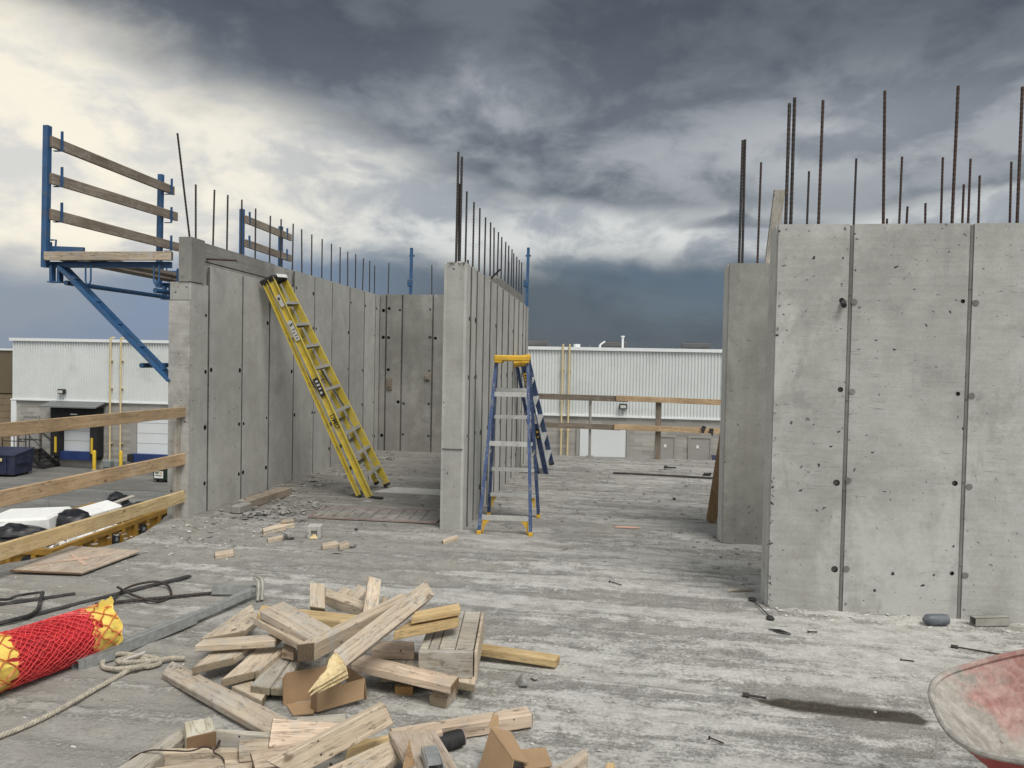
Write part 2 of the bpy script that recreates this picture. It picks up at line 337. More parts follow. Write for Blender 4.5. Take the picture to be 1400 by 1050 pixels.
mat_simple('steel_dark', (.075, .072, .075), .55, .5, .25, 10, (.20, .19, .18), .5, 8)
mat_simple('wire', (.055, .035, .028), .65, .4, .2, 30)
mat_simple('red_core', (.40, .014, .024), .6, 0, .25, 14)
mat_simple('red_net', (.74, .07, .075), .45, 0, .15, 10)
mat_simple('orange_net', (.55, .10, .035), .45, 0, .15, 10)
mat_simple('yellow_sheet', (.80, .60, .13), .5, 0, .12, 8, (.60, .45, .12), .4, 9)
mat_simple('rope', (.42, .38, .31), .9, 0, .22, 40, (.27, .245, .21), .6, 12)
mat_simple('card', (.355, .235, .135), .85, 0, .1, 5, (.29, .19, .11), .4, 4)
mat_simple('card_in', (.24, .155, .09), .9, 0, .1, 5)
mat_simple('paper_white', (.72, .72, .70), .6, 0, .05, 5)
mat_simple('label_grey', (.55, .55, .53), .6, 0, .1, 20, (.3, .3, .3), .5, 40)
mat_simple('ink', (.02, .02, .022), .7, 0, .1, 5)
mat_simple('stone', (.27, .265, .25), .9, 0, .25, 20, (.15, .15, .14), .5, 9, .5)
mat_simple('rubble', (.24, .235, .22), .95, 0, .4, 3, (.12, .115, .105), .6, 2, .5)
mat_simple('chip_white', (.50, .49, .46), .9, 0, .2, 20)
mat_simple('grey_plastic', (.10, .115, .135), .5, 0, .2, 9, (.22, .22, .22), .5, 14)
mat_simple('barrow_red', (.34, .045, .04), .5, 0, .25, 6, (.40, .36, .33), .7, 7)
mat_simple('faint_orange', (.56, .40, .31), .85, 0, .12, 30, (.45, .37, .30), .9, 18)
mat_simple('orange_paint', (.55, .33, .25), .8, 0, .1, 6)
mat_simple('pink_frame', (.27, .205, .185), .8, 0, .2, 8, (.28, .265, .245), .9, 9)
mat_simple('hatch_top', (.20, .19, .175), .8, 0, .25, 6, (.36, .33, .30), .7, 8)

def mat_barrow():
    g_, b, mt = new_mat('barrow_inside')
    P = ocoord(g_)
    n1 = g_.noise(P, 3.2, 8, .65, .5); n2 = g_.noise(P, 16, 8, .7, .4); n3 = g_.noise(P, 60, 4, .6)
    cem = g_.mix((.26, .24, .215), (.42, .395, .36), g_.ss(n2, .34, .64))
    red = g_.mix((.33, .11, .095), (.46, .27, .24), g_.ss(n2, .35, .65))
    x, y, z = g_.xyz(P)
    f = g_.m('ADD', g_.m('ADD', n1, g_.m('MULTIPLY', n2, .35)), g_.m('ADD', g_.ss(y, -.02, .24, 0, .30), g_.ss(x, .1, .35, -.14, .05)))
    c_ = g_.mix(cem, red, g_.ss(f, .82, 1.0, 0, .75))
    c_ = g_.mix(c_, (.14, .10, .09), g_.ss(g_.noise(P, 26, 6, .7, .5), .62, .70, 0, .7))
    c_ = val(g_, c_, g_.ss(n3, .3, .7, .9, 1.1))
    g_.put(b.inputs['Base Color'], c_); b.inputs['Roughness'].default_value = .85
    bump(g_, b, g_.m('ADD', n2, g_.m('MULTIPLY', n3, .4)), .5, .008)
mat_barrow()

# far-off materials
def mat_block():
    g_, b, mt = new_mat('block_wall')
    P = pos(g_); x, y, z = g_.xyz(P)
    n = g_.node('ShaderNodeTexBrick'); g_.put(n.inputs['Vector'], g_.comb(x, z, 0.))
    n.offset = .5; n.inputs['Scale'].default_value = 1; n.inputs['Mortar Size'].default_value = .006
    n.inputs['Brick Width'].default_value = .8; n.inputs['Row Height'].default_value = .2; n.inputs['Bias'].default_value = -.25
    n.inputs['Color1'].default_value = (.36, .345, .32, 1); n.inputs['Color2'].default_value = (.25, .235, .215, 1); n.inputs['Mortar'].default_value = (.25, .24, .22, 1)
    row = g_.noise(g_.mul(P, (.12, 1, 5)), 1., 3, .5)
    c_ = val(g_, n.outputs['Color'], g_.ss(row, .3, .7, .86, 1.14))
    g_.put(b.inputs['Base Color'], c_); b.inputs['Roughness'].default_value = .9
def mat_asphalt():
    g_, b, mt = new_mat('asphalt')
    P = pos(g_)
    n1 = g_.noise(g_.mul(P, (.05, .5, 1)), 1., 6, .65, .4); n2 = g_.noise(P, .35, 6, .65); n3 = g_.noise(P, 6, 4, .6)
    c_ = g_.mix((.105, .10, .094), (.215, .208, .196), g_.ss(g_.m('ADD', g_.m('MULTIPLY', n1, .6), g_.m('MULTIPLY', n2, .4)), .36, .64))
    c_ = val(g_, c_, g_.ss(n3, .3, .7, .92, 1.08))
    tar = g_.noise(g_.mul(P, (.06, 1.1, 1)), 1.3, 5, .6, .8)
    c_ = g_.mix(c_, (.06, .058, .055), g_.ss(tar, .60, .66, 0, .6))
    g_.put(b.inputs['Base Color'], c_); b.inputs['Roughness'].default_value = .9
mat_block(); mat_asphalt()
mat_simple('cladding', (.66, .685, .68), .45, .0, .05, .6, (.50, .52, .51), .5, .35)
mat_simple('trim_white', (.76, .78, .79), .5, 0, .05)
mat_simple('door_white', (.66, .68, .70), .5, 0, .05, .5)
mat_simple('door_grey', (.30, .29, .27), .6, 0, .06, .5)
mat_simple('dock_blue', (.012, .035, .14), .6, 0, .2, 1)
mat_simple('pad_black', (.012, .012, .014), .8, 0, .3, 1)
mat_simple('pipe_cream', (.62, .50, .28), .6, 0, .08)
mat_simple('bollard_yellow', (.62, .42, .03), .6, 0, .1)
mat_simple('canopy', (.16, .165, .165), .6, .2, .1, .5)
mat_simple('brown_metal', (.135, .105, .065), .6, 0, .08, .5)
mat_simple('tan_brick', (.22, .165, .105), .9, 0, .15, 2)
mat_simple('navy', (.018, .024, .06), .55, 0, .2, 2, (.06, .06, .07), .4, 2)
mat_simple('green_bin', (.014, .03, .022), .55, 0, .2, 3)
mat_simple('skip_paint', (.30, .165, .025), .6, .1, .22, 2, (.13, .08, .03), .6, 2.2)
mat_simple('foam', (.74, .74, .73), .8, 0, .06, 2, (.55, .54, .52), .4, 3)
mat_simple('bag_black', (.015, .015, .018), .35, 0, .3, 5)
mat_simple('junk', (.30, .27, .23), .9, 0, .5, 4, (.05, .05, .05), .8, 3)
mat_simple('roof_unit', (.10, .10, .105), .6, .1, .2, 1)
mat_simple('mast_grey', (.22, .25, .25), .6, .2, .2, 1)
mat_simple('lens', (.55, .55, .5), .2, 0, .1)
mat_simple('curb', (.33, .325, .31), .9, 0, .1)
mat_simple('lower_wall', (.33, .325, .30), .9, 0, .12, 1)

# ------------------------------------------------------------------ mesh helpers
def V(*c_): return Vector(c_)
class MB:
    def __init__(s): s.v = []; s.f = []; s.mi = []
    def add(s, vs, fs, mi=0):
        o = len(s.v); s.v += [tuple(x) for x in vs]; s.f += [tuple(i + o for i in f) for f in fs]; s.mi += [mi] * len(fs); return s
    def box(s, c_, size, rot=None, mi=0):
        hx, hy, hz = (x / 2 for x in size); c_ = Vector(c_)
        vs = [Vector((sx * hx, sy * hy, sz * hz)) for sx in (-1, 1) for sy in (-1, 1) for sz in (-1, 1)]
        if rot is not None: vs = [rot @ v for v in vs]
        return s.add([v + c_ for v in vs], [(0, 1, 3, 2), (4, 6, 7, 5), (0, 4, 5, 1), (2, 3, 7, 6), (0, 2, 6, 4), (1, 5, 7, 3)], mi)
    def bb(s, x0, x1, y0, y1, z0, z1, mi=0): return s.box(((x0 + x1) / 2, (y0 + y1) / 2, (z0 + z1) / 2), (x1 - x0, y1 - y0, z1 - z0), None, mi)
    def frame(s, p_, q_, up=(0, 0, 1)):
        d = (Vector(q_) - Vector(p_)).normalized(); u = Vector(up)
        if abs(d.dot(u)) > .98: u = Vector((0, 1, 0)) if abs(d.y) < .9 else Vector((1, 0, 0))
        sd_ = d.cross(u).normalized(); return d, sd_, sd_.cross(d).normalized()
    def beam(s, p_, q_, w, h, up=(0, 0, 1), mi=0):
        return s.prof(p_, q_, [(-w / 2, -h / 2), (w / 2, -h / 2), (w / 2, h / 2), (-w / 2, h / 2)], up, mi)
    def prof(s, p_, q_, pr, up=(0, 0, 1), mi=0):
        d, sd_, u = s.frame(p_, q_, up); p_, q_ = Vector(p_), Vector(q_); n = len(pr)
        vs = [p_ + sd_ * a_ + u * b_ for a_, b_ in pr] + [q_ + sd_ * a_ + u * b_ for a_, b_ in pr]
        fs = [(i, (i + 1) % n, n + (i + 1) % n, n + i) for i in range(n)] + [tuple(range(n))[::-1], tuple(range(n, 2 * n))]
        return s.add(vs, fs, mi)
    def tube(s, pts, r, seg=8, closed=False, mi=0, cap=True):
        pts = [Vector(x) for x in pts]; n = len(pts); vs = []; fs = []
        rs = r if isinstance(r, (list, tuple)) else [r] * n
        u = None
        for i, x in enumerate(pts):
            if closed: d = pts[(i + 1) % n] - pts[i - 1]
            else: d = pts[min(i + 1, n - 1)] - pts[max(i - 1, 0)]
            d.normalize()
            if u is None:
                u = Vector((0, 0, 1)) if abs(d.z) < .9 else Vector((1, 0, 0))
            u = (u - d * u.dot(d)); u.normalize(); w = d.cross(u)
            for k in range(seg):
                t_ = 2 * math.pi * k / seg; vs.append(x + (u * math.cos(t_) + w * math.sin(t_)) * rs[i])
        m_ = n if closed else n - 1
        for i in range(m_):
            for k in range(seg):
                j = (i + 1) % n
                fs.append((i * seg + k, i * seg + (k + 1) % seg, j * seg + (k + 1) % seg, j * seg + k))
        if not closed and cap: fs += [tuple(range(seg))[::-1], tuple((n - 1) * seg + k for k in range(seg))]
        return s.add(vs, fs, mi)
    def hull(s, pts, mi=0):
        bm = bmesh.new()
        for x in pts: bm.verts.new(x)
        bmesh.ops.convex_hull(bm, input=bm.verts)
        bm.verts.ensure_lookup_table()
        used = [v for v in bm.verts if v.link_faces]; ix = {v: i for i, v in enumerate(used)}
        s.add([v.co.copy() for v in used], [tuple(ix[v] for v in f.verts) for f in bm.faces], mi); bm.free(); return s
    def cbox(s, c_, size, ch=.006, rot=None, mi=0):
        c_ = Vector(c_); hx, hy, hz = (x / 2 for x in size); pts = []
        for sx in (-1, 1):
            for sy in (-1, 1):
                for sz in (-1, 1):
                    for k in range(3):
                        e = [ch if j != k else 0 for j in range(3)]
                        w = Vector((sx * (hx - e[0]), sy * (hy - e[1]), sz * (hz - e[2])))
                        pts.append(c_ + (rot @ w if rot is not None else w))
        return s.hull(pts, mi)
    def rock(s, c_, r, sq=.7, mi=0, k=14, rg=rnd):
        pts = []
        for _ in range(k):
            d = Vector((rg.gauss(0, 1), rg.gauss(0, 1), rg.gauss(0, 1))).normalized() * r * rg.uniform(.75, 1.1)
            pts.append(Vector(c_) + Vector((d.x, d.y, d.z * sq)))
        return s.hull(pts, mi)
    def build(s, name, mat, parent=None, smooth=False, label=None):
        me = bpy.data.meshes.new(name); me.from_pydata(s.v, [], s.f)
        for m_ in (mat if isinstance(mat, (list, tuple)) else [mat]): me.materials.append(M[m_])
        me.polygons.foreach_set('material_index', s.mi)
        bm = bmesh.new(); bm.from_mesh(me); bmesh.ops.recalc_face_normals(bm, faces=bm.faces); bm.to_mesh(me); bm.free()
        if smooth:
            me.polygons.foreach_set('use_smooth', [True] * len(me.polygons))
            me.set_sharp_from_angle(angle=R(42))
        return link(name, me, parent, label)
def link(name, me, parent=None, label=None):
    o = bpy.data.objects.new(name, me); col.objects.link(o)
    if parent is not None: o.parent = parent
    if label: o['label'] = label
    return o
def tag(o, label, cat, group=None):
    o['label'] = label; o['category'] = cat
    if group: o['group'] = group
    return o
def struct(o, kind='structure'): o['kind'] = kind; return o
def thing(name, label, cat, loc=(0, 0, 0), rotz=0, group=None):
    o = bpy.data.objects.new(name, None); col.objects.link(o); o.location = loc; o.rotation_euler = (0, 0, rotz)
    o.empty_display_size = .1
    return tag(o, label, cat, group)
def copy_tree(o, parent=None):
    c_ = o.copy(); col.objects.link(c_); c_.parent = parent
    for ch in list(o.children): copy_tree(ch, c_)
    return c_
def text_mesh(name, body, size, mat, parent, matrix, bold=0.0):
    cu = bpy.data.curves.new(name, 'FONT'); cu.body = body; cu.size = size; cu.align_x = 'CENTER'; cu.align_y = 'CENTER'; cu.offset = bold
    tmp = bpy.data.objects.new(name + '_src', cu); col.objects.link(tmp)
    bpy.context.view_layer.update()
    me = bpy.data.meshes.new_from_object(tmp.evaluated_get(bpy.context.evaluated_depsgraph_get()))
    bpy.data.objects.remove(tmp); me.materials.clear(); me.materials.append(M[mat])
    o = link(name, me, parent); o.matrix_local = matrix; return o
def catmull(pts, n=6):
    P_ = [Vector(x) for x in pts]; o = []
    for i in range(len(P_) - 1):
        p0, p1, p2, p3 = P_[max(i - 1, 0)], P_[i], P_[i + 1], P_[min(i + 2, len(P_) - 1)]
        for k in range(n):
            t_ = k / n
            o.append(.5 * ((2 * p1) + (p2 - p0) * t_ + (2 * p0 - 5 * p1 + 4 * p2 - p3) * t_ ** 2 + (3 * p1 - p0 - 3 * p2 + p3) * t_ ** 3))
    o.append(P_[-1]); return o

# ------------------------------------------------------------------ ground and slab
GZ = -4.4
mb = MB(); mb.add([(-900, -900, GZ), (900, -900, GZ), (900, 1500, GZ), (-900, 1500, GZ)], [(0, 1, 2, 3)])
struct(mb.build('yard_ground', 'asphalt'))

def slab_h(x, y):
    r1 = noise.noise(Vector((x * .45, (y + x * .035) * 3.4, 3.1))) * .011
    r2 = noise.noise(Vector((x * 1.2, (y + x * .035) * 11, 7.7))) * .004
    r3 = noise.noise(Vector((x * 7, y * 9, 1.7))) * .0022 + max(0, noise.noise(Vector((x * 2.2, y * 8, 4.4))) - .15) * .012
    h = r1 + r2 + r3
    dxs = x - .71
    if 0 < dxs < .85: h -= .012 * math.exp(-((y - 3.77 + .1 * dxs) / .035) ** 2) * min(1, dxs * 6) * min(1, (.85 - dxs) * 10)
    return h
def slab_edge(y_):
    k_ = [(-10, -4.85), (4.9, -4.85), (5.2, -4.72), (5.5, -4.50), (5.95, -4.30), (6.4, -4.36), (6.9, -4.52), (7.1, -4.60), (20, -4.62)]
    for (a_, b_), (c_, d_) in zip(k_[:-1], k_[1:]):
        if a_ <= y_ <= c_: return b_ + (d_ - b_) * (y_ - a_) / (c_ - a_)
XS = []; x = -4.85
while x < 7.0: XS.append(x); x += .06 if x < 3 else .25
YS = []; y = -3.5
while y < 13.68: YS.append(y); y += .3 if y < 1.8 else (.03 if y < 6.5 else .05)
vs = []; nx, ny = len(XS), len(YS)
for j, y in enumerate(YS):
    for i, x in enumerate(XS):
        xx, yy = x, y
        xx = max(x, slab_edge(y) + (i * .004 if x < slab_edge(y) else 0))
        if i == 0: xx += noise.noise(Vector((0, y * 1.3, 5))) * .09 + noise.noise(Vector((2, y * 6, 5))) * .03
        if j == ny - 1: yy += noise.noise(Vector((x * 1.1, 2, 5))) * .05 + noise.noise(Vector((x * 7, 2, 5))) * .015
        vs.append((xx, yy, slab_h(x, y) - (.015 if i == 0 or j == ny - 1 else 0)))
fs = [(j * nx + i, j * nx + i + 1, (j + 1) * nx + i + 1, (j + 1) * nx + i) for j in range(ny - 1) for i in range(nx - 1)]
rim = [i for i in range(nx)] + [j * nx + nx - 1 for j in range(1, ny)] + [(ny - 1) * nx + i for i in range(nx - 2, -1, -1)] + [j * nx for j in range(ny - 2, 0, -1)]
o0 = len(vs)
for k in rim: vs.append((vs[k][0], vs[k][1], -.32))
for k in range(len(rim)): fs.append((rim[k], o0 + k, o0 + (k + 1) % len(rim), rim[(k + 1) % len(rim)]))
fs.append(tuple(range(o0 + len(rim) - 1, o0 - 1, -1)))
mb = MB(); mb.add(vs, fs)
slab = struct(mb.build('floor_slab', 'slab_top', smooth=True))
mb = MB(); mb.bb(-4.25, 6.9, -3.4, 13.5, GZ, -.322)
struct(mb.build('storey_below', 'lower_wall'))
# sprayed orange mark on the slab
mb = MB()
pts = [(.20 + .17 * math.cos(t_) * rnd.uniform(.6, 1.1), 7.6 + .07 * math.sin(t_) * rnd.uniform(.5, 1.1), .009) for t_ in [k * .45 for k in range(14)]]
mb.add(pts, [tuple(range(14))]); mb.build('paint_mark', 'orange_paint', slab)

# ------------------------------------------------------------------ cast concrete walls
def panel_mesh(w, h, holes, depth=.03, hr=.016):
    """front face in x,z at y=0 (towards -y), real round tie holes"""
    bm = bmesh.new(); eds = []
    def loop(pts):
        vs_ = [bm.verts.new((px_, 0, pz_)) for px_, pz_ in pts]
        for i_ in range(len(vs_)): eds.append(bm.edges.new((vs_[i_], vs_[(i_ + 1) % len(vs_)])))
        return vs_
    c_ = .004
    ol = loop([(c_, 0), (w - c_, 0), (w, c_), (w, h - c_), (w - c_, h), (c_, h), (0, h - c_), (0, c_)])
    hl_ = [loop([(hx + hr_ * math.cos(2 * math.pi * k / 10), hz + hr_ * math.sin(2 * math.pi * k / 10)) for k in range(10)]) for hx, hz, hr_ in [(q_ + (hr,))[:3] for q_ in holes]]
    bmesh.ops.triangle_fill(bm, edges=eds, use_beauty=True, use_dissolve=False)
    for vs_ in [ol]:
        b_ = [bm.verts.new((v.co.x, depth, v.co.z)) for v in vs_]
        for i_ in range(len(vs_)):
            j_ = (i_ + 1) % len(vs_); bm.faces.new((vs_[i_], vs_[j_], b_[j_], b_[i_]))
    for vs_ in hl_:
        b_ = [bm.verts.new((v.co.x, depth * .9, v.co.z)) for v in vs_]
        for i_ in range(len(vs_)):
            j_ = (i_ + 1) % len(vs_); f_ = bm.faces.new((vs_[i_], b_[i_], b_[j_], vs_[j_])); f_.material_index = 1
        f_ = bm.faces.new(b_); f_.material_index = 1
    bmesh.ops.recalc_face_normals(bm, faces=bm.faces)
    me = bpy.data.meshes.new('panel'); bm.to_mesh(me); bm.free(); return me
def panels(root, org, ang, seams, z0, z1, mat, holes_z, gap=.02, joint_mat='joint', hr=.016, tops=None, hole_p=.6, left_p=.35, proud=0.):
    """cast panels on one face: org = corner on the face plane, ang = heading of the face's width axis about Z"""
    ux, uy = math.cos(ang), math.sin(ang); nxv, nyv = -math.sin(ang), math.cos(ang)   # depth axis into the wall
    for k in range(len(seams) - 1):
        s0 = seams[k] + (gap / 2 if k else 0); s1 = seams[k + 1] - (gap / 2 if k < len(seams) - 2 else 0)
        zt = tops[k] if tops else z1
        hs = []
        for hz in holes_z:
            if hz > zt - .08: continue
            if k > 0 and rnd.random() < left_p: hs.append((.03 + rnd.uniform(0, .012), hz - z0 + rnd.uniform(-.02, .02), hr * rnd.choice((.8, 1, 1))))
            if k < len(seams) - 2 and rnd.random() < hole_p: hs.append((s1 - s0 - .03 - rnd.uniform(0, .012), hz - z0 + rnd.uniform(-.02, .02), hr * rnd.choice((.7, .9, 1.1))))
        me = panel_mesh(s1 - s0, zt - z0, hs, hr=hr)
        me.materials.append(M[mat]); me.materials.append(M['hole'])
        o = link('panel', me, root); off = rnd.uniform(-.0025, .0025)
        o.location = (org[0] + ux * s0 + nxv * off, org[1] + uy * s0 + nyv * off, z0); o.rotation_euler = (0, 0, ang)
        if 0 < k:      # the fin of grout left in each form joint
            mb_ = MB(); n = 14; w = gap * .5; lf = []
            for i_ in range(n + 1):
                zz = z0 + (zt - z0 - .01) * i_ / n
                lf.append((zz, rnd.uniform(-.003, .003), rnd.uniform(.85, 1.15)))
            for i_ in range(n):
                (za, oa, wa), (zb, ob, wb) = lf[i_], lf[i_ + 1]
                pr = lambda zz, oo, ww: [(-w * 1.05 * ww, .010, zz), (-w * .45 * ww, .0045 + oo * .6 - proud, zz), (w * .3 * ww, .0055 - oo * .6 - proud, zz), (w * 1.05 * ww, .010, zz)]
                vs_ = pr(za, oa, wa) + pr(zb, ob, wb)
                mb_.add(vs_, [(0, 1, 5, 4), (1, 2, 6, 5), (2, 3, 7, 6)])
            for zz in [z0 + .3 + .61 * i_ for i_ in range(int((zt - z0) / .61))]:
                mb_.rock((rnd.uniform(-.004, .004), .006, zz + rnd.uniform(-.1, .1)), gap * .42, .6, k=10)
            j_ = mb_.build('form_joint', joint_mat, root)
            s = seams[k]; j_.location = (org[0] + ux * s, org[1] + uy * s, 0); j_.rotation_euler = (0, 0, ang)
def rebar_mesh(h, r=.0095, rib=.0014):
    mb_ = MB(); n = max(8, int(h / .016)); pts = []; rs = []
    for i_ in range(n + 1):
        pts.append((0, 0, h * i_ / n)); rs.append(r + (rib if i_ % 2 else 0))
    mb_.tube(pts, rs, 7); me = bpy.data.meshes.new('rebar'); me.from_pydata(mb_.v, [], mb_.f); return me
_rb = {}
def rebar(root, x, y, z, top, lean=(0, 0), mat='rebar_dark', r=.0095):
    h = top - z + .05; key = (round(h, 1), mat, r)
    if key not in _rb:
        me = rebar_mesh(key[0], r); me.materials.append(M[mat]); _rb[key] = me
    o = link('rebar', _rb[key], root); o.location = (x, y, z - .05); o.scale = (1, 1, h / key[0])
    o.rotation_euler = (lean[1] * -1, lean[0], 0) if lean != (0, 0) else (rnd.gauss(0, .008), rnd.gauss(0, .008), rnd.uniform(0, 6))
    return o

HZ = (.30, .91, 1.52, 2.13, 2.66)
# left wall: inner face x=-4.34, y 7.1..13.35
lw = thing('concrete_wall', 'long bare concrete wall on the left that the yellow ladder leans on', 'wall', (0, 0, 0))
mb = MB(); mb.bb(-4.575, -4.369, 7.1, 13.56, 0, 2.455); mb.bb(-4.573, -4.371, 9.0, 13.55, 2.455, 2.90)
mb.bb(-4.46, -4.3715, 7.34, 9.0, 2.455, 2.665)
mb.build('wall_core', 'concrete_end', lw)
sm = [7.10, 7.446, 8.179, 8.874, 9.593, 10.295, 10.979, 11.754, 12.484, 13.091, 13.33]
sl = [s - 7.10 for s in sm]
tops = [2.45, 2.665, 2.66, 2.665, 2.90, 2.905, 2.91, 2.915, 2.92, 2.92]
panels(lw, (-4.34, 7.10, 0), R(90), sl, 0, 2.9, 'concrete_mid', HZ, .036, tops=tops, hr=.027, proud=.007)
# upstand: board-marked ledge with the lap block at its end
mb = MB(); mb.bb(-4.47, -4.40, 7.34, 9.0, 2.66, 2.915); mb.build('ledge_upstand', 'concrete_old', lw)
mb = MB(); mb.bb(-4.43, -4.375, 7.34, 8.99, 2.66, 2.70); mb.bb(-4.43, -4.372, 7.34, 8.99, 2.712, 2.80); mb.bb(-4.43, -4.385, 7.34, 8.985, 2.806, 2.885)
mb.build('board_mark', 'concrete_old', lw)
mb = MB(); mb.bb(-4.475, -4.333, 7.09, 7.34, 2.458, 2.918); mb.build('ledge_block', 'concrete_old', lw)
mb = MB(); mb.bb(-4.42, -4.345, 8.86, 8.998, 2.668, 2.90); mb.build('ledge_block', 'concrete_old', lw)
mb = MB(); mb.bb(-4.582, -4.345, 7.092, 7.3, 2.262, 2.268); mb.build('pour_line', 'joint', lw)
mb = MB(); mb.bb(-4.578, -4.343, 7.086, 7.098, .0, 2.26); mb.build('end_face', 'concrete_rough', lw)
mb = MB(); mb.tube([(-4.40, 7.42, 2.74), (-4.12, 7.62, 2.75)], .011, 8); mb.tube([(-4.405, 7.42, 2.74), (-4.385, 7.42, 2.74)], .03, 10); mb.build('tie_rod', 'rebar_rust', lw)
for y, tp in [(7.36, 3.52), (7.7, 3.55), (8.0, 3.56), (8.33, 3.58), (8.68, 3.55), (9.07, 3.54), (9.39, 3.56), (9.76, 3.57), (10.08, 3.55), (10.42, 3.54), (10.81, 3.54), (11.19, 3.53), (11.57, 3.54), (11.93, 3.52), (12.3, 3.54), (12.67, 3.52), (13.05, 3.53), (13.34, 3.48)]:
    rebar(lw, -4.45, y, 2.90, tp)
rebar(lw, -4.43, 7.23, 2.90, 3.98, (-.01, -.21))

# back wall of the bay
bw = thing('concrete_wall', 'far concrete wall closing the bay behind the yellow ladder', 'wall')
mb = MB(); mb.bb(-4.35, -2.3, 13.379, 13.57, 0, 2.94); mb.build('wall_core', 'concrete_end', bw)
panels(bw, (-4.335, 13.35, 0), 0, [0, .12, .43, 1.02, 1.63, 2.03], 0, 2.945, 'concrete_shaded', HZ, .03, hr=.03)  # the bay's weaker light is put into this darker panel colour
for x, z, w, h in ((-4.13, 1.27, .10, .22), (-3.40, 1.40, .10, .10)):
    mb = MB(); mb.bb(x - w / 2, x + w / 2, 13.325, 13.36, z - h / 2, z + h / 2); mb.bb(x - w * .35, x + w * .3, 13.315, 13.33, z - h * .3, z + h * .4)
    mb.build('blockout_patch', 'wood_old', bw)
for x, tp in ((-4.22, 3.55), (-3.37, 3.51), (-2.7, 3.5)): rebar(bw, x, 13.46, 2.94, tp)

# middle wall
mw = thing('concrete_wall', 'concrete wall in the middle of the picture, end-on behind the blue stepladder', 'wall')
mb = MB(); mb.bb(-1.627, -1.453, 7.102, 12.5, 0, 2.655); mb.build('wall_core', 'concrete_end', mw)
sm = [7.10, 7.30, 7.62, 8.048, 8.50, 9.0, 9.48, 10.05, 10.6, 11.15, 11.7, 12.1, 12.49]
panels(mw, (-1.425, 7.10, 0), R(90), [s - 7.10 for s in sm], 0, 2.65, 'concrete_mid', HZ, .032, hr=.03, proud=.016)
panels(mw, (-1.655, 12.49, 0), R(-90), [0, 1.5, 3.0, 4.4, 5.39], 0, 2.65, 'concrete_mid', HZ, .018)
mb = MB()
for k in range(18):
    mb.rock((rnd.uniform(-1.63, -1.45), 7.1 + rnd.uniform(.0, .1), 2.655), rnd.uniform(.012, .028), .6)
mb.build('broken_top_edge', 'concrete_rough', mw)
mb = MB(); mb.bb(-1.645, -1.438, 7.092, 7.2, .808, .814); mb.build('pour_line', 'joint', mw)
for k in range(4):
    mb = MB(); z0 = 2.652 + .0 + k * .038; mb.cbox((-1.50 - .006 * k, 10.3 + .12 * k, z0 + .018), (.11, 3.5 - .3 * k, .034), .004); mb.build('form_board', 'concrete_old', mw)
mb = MB(); mb.tube([(-1.30, 8.40, 2.76), (-1.52, 8.95, 2.70)], .012, 7); mb.build('tie_rod', 'rebar_dark', mw)
rebar(mw, -1.555, 7.17, 2.65, 3.76, (.004, .0), r=.0115); rebar(mw, -1.525, 7.20, 2.65, 3.72, (.004, .0), r=.0115)
for y, tp in [(7.23, 3.46), (7.56, 3.46), (7.97, 3.44), (8.36, 3.46), (8.72, 3.43), (9.14, 3.45), (9.44, 3.44), (9.71, 3.43), (10.06, 3.43), (10.41, 3.42), (10.73, 3.42), (11.08, 3.42), (11.35, 3.4), (11.68, 3.4), (12.03, 3.4), (12.37, 3.41)]:
    rebar(mw, -1.54, y, 2.65, tp)
rebar(mw, -1.50, 7.5, 2.64, 2.74); rebar(mw, -1.56, 10.9, 2.64, 3.2)

# right front wall
fwall = thing('concrete_wall', 'large concrete wall filling the right edge with vertical form joints', 'wall')
mb = MB(); mb.bb(1.135, 6.3, 5.289, 5.475, 0, 2.655); mb.build('wall_core', 'concrete_end', fwall)
panels(fwall, (1.122, 5.26, 0), 0, [0, .482, 1.242, 2.0, 2.76, 3.5, 4.3, 5.17], 0, 2.66, 'concrete_front', HZ[:4], .028, 'joint_wide', hr=.021, hole_p=1., left_p=0.)
mb = MB(); mb.bb(1.112, 1.133, 5.292, 5.47, .0, 2.655); mb.build('end_face', 'concrete_lit', fwall)  # side light on this strip comes from its paler colour
mb = MB()   # honeycombed corner
for k in range(60):
    z = rnd.random() ** 1.6 * 2.2; mb.rock((1.128 + rnd.uniform(-.006, .018), 5.262 + rnd.uniform(-.003, .004), z), rnd.uniform(.004, .012), .9, k=9)
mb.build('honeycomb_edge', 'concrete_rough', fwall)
mb = MB(); mb.tube([(1.560, 5.265, 2.13), (1.548, 5.20, 2.10)], [.020, .017], 10); mb.build('tie_sleeve', 'rubber', fwall)
for x, z in ((1.63, 2.13), (1.635, 1.52), (1.63, .91), (1.635, .30), (2.40, 2.13), (2.395, 1.51), (2.40, .9), (2.395, .3)):
    mb = MB(); mb.tube([(x, 5.262, z), (x, 5.2575, z)], [.022, .020], 12); mb.build('plugged_tie_hole', 'joint_wide', fwall)
for x, tp in ((1.19, 3.52), (1.225, 3.56)): rebar(fwall, x, 5.37, 2.66, tp, r=.011)
for x, tp in ((1.41, 3.54), (1.84, 3.59), (2.28, 3.61), (2.69, 3.59), (3.2, 3.6)): rebar(fwall, x, 5.37, 2.66, tp, mat='rebar_rust')

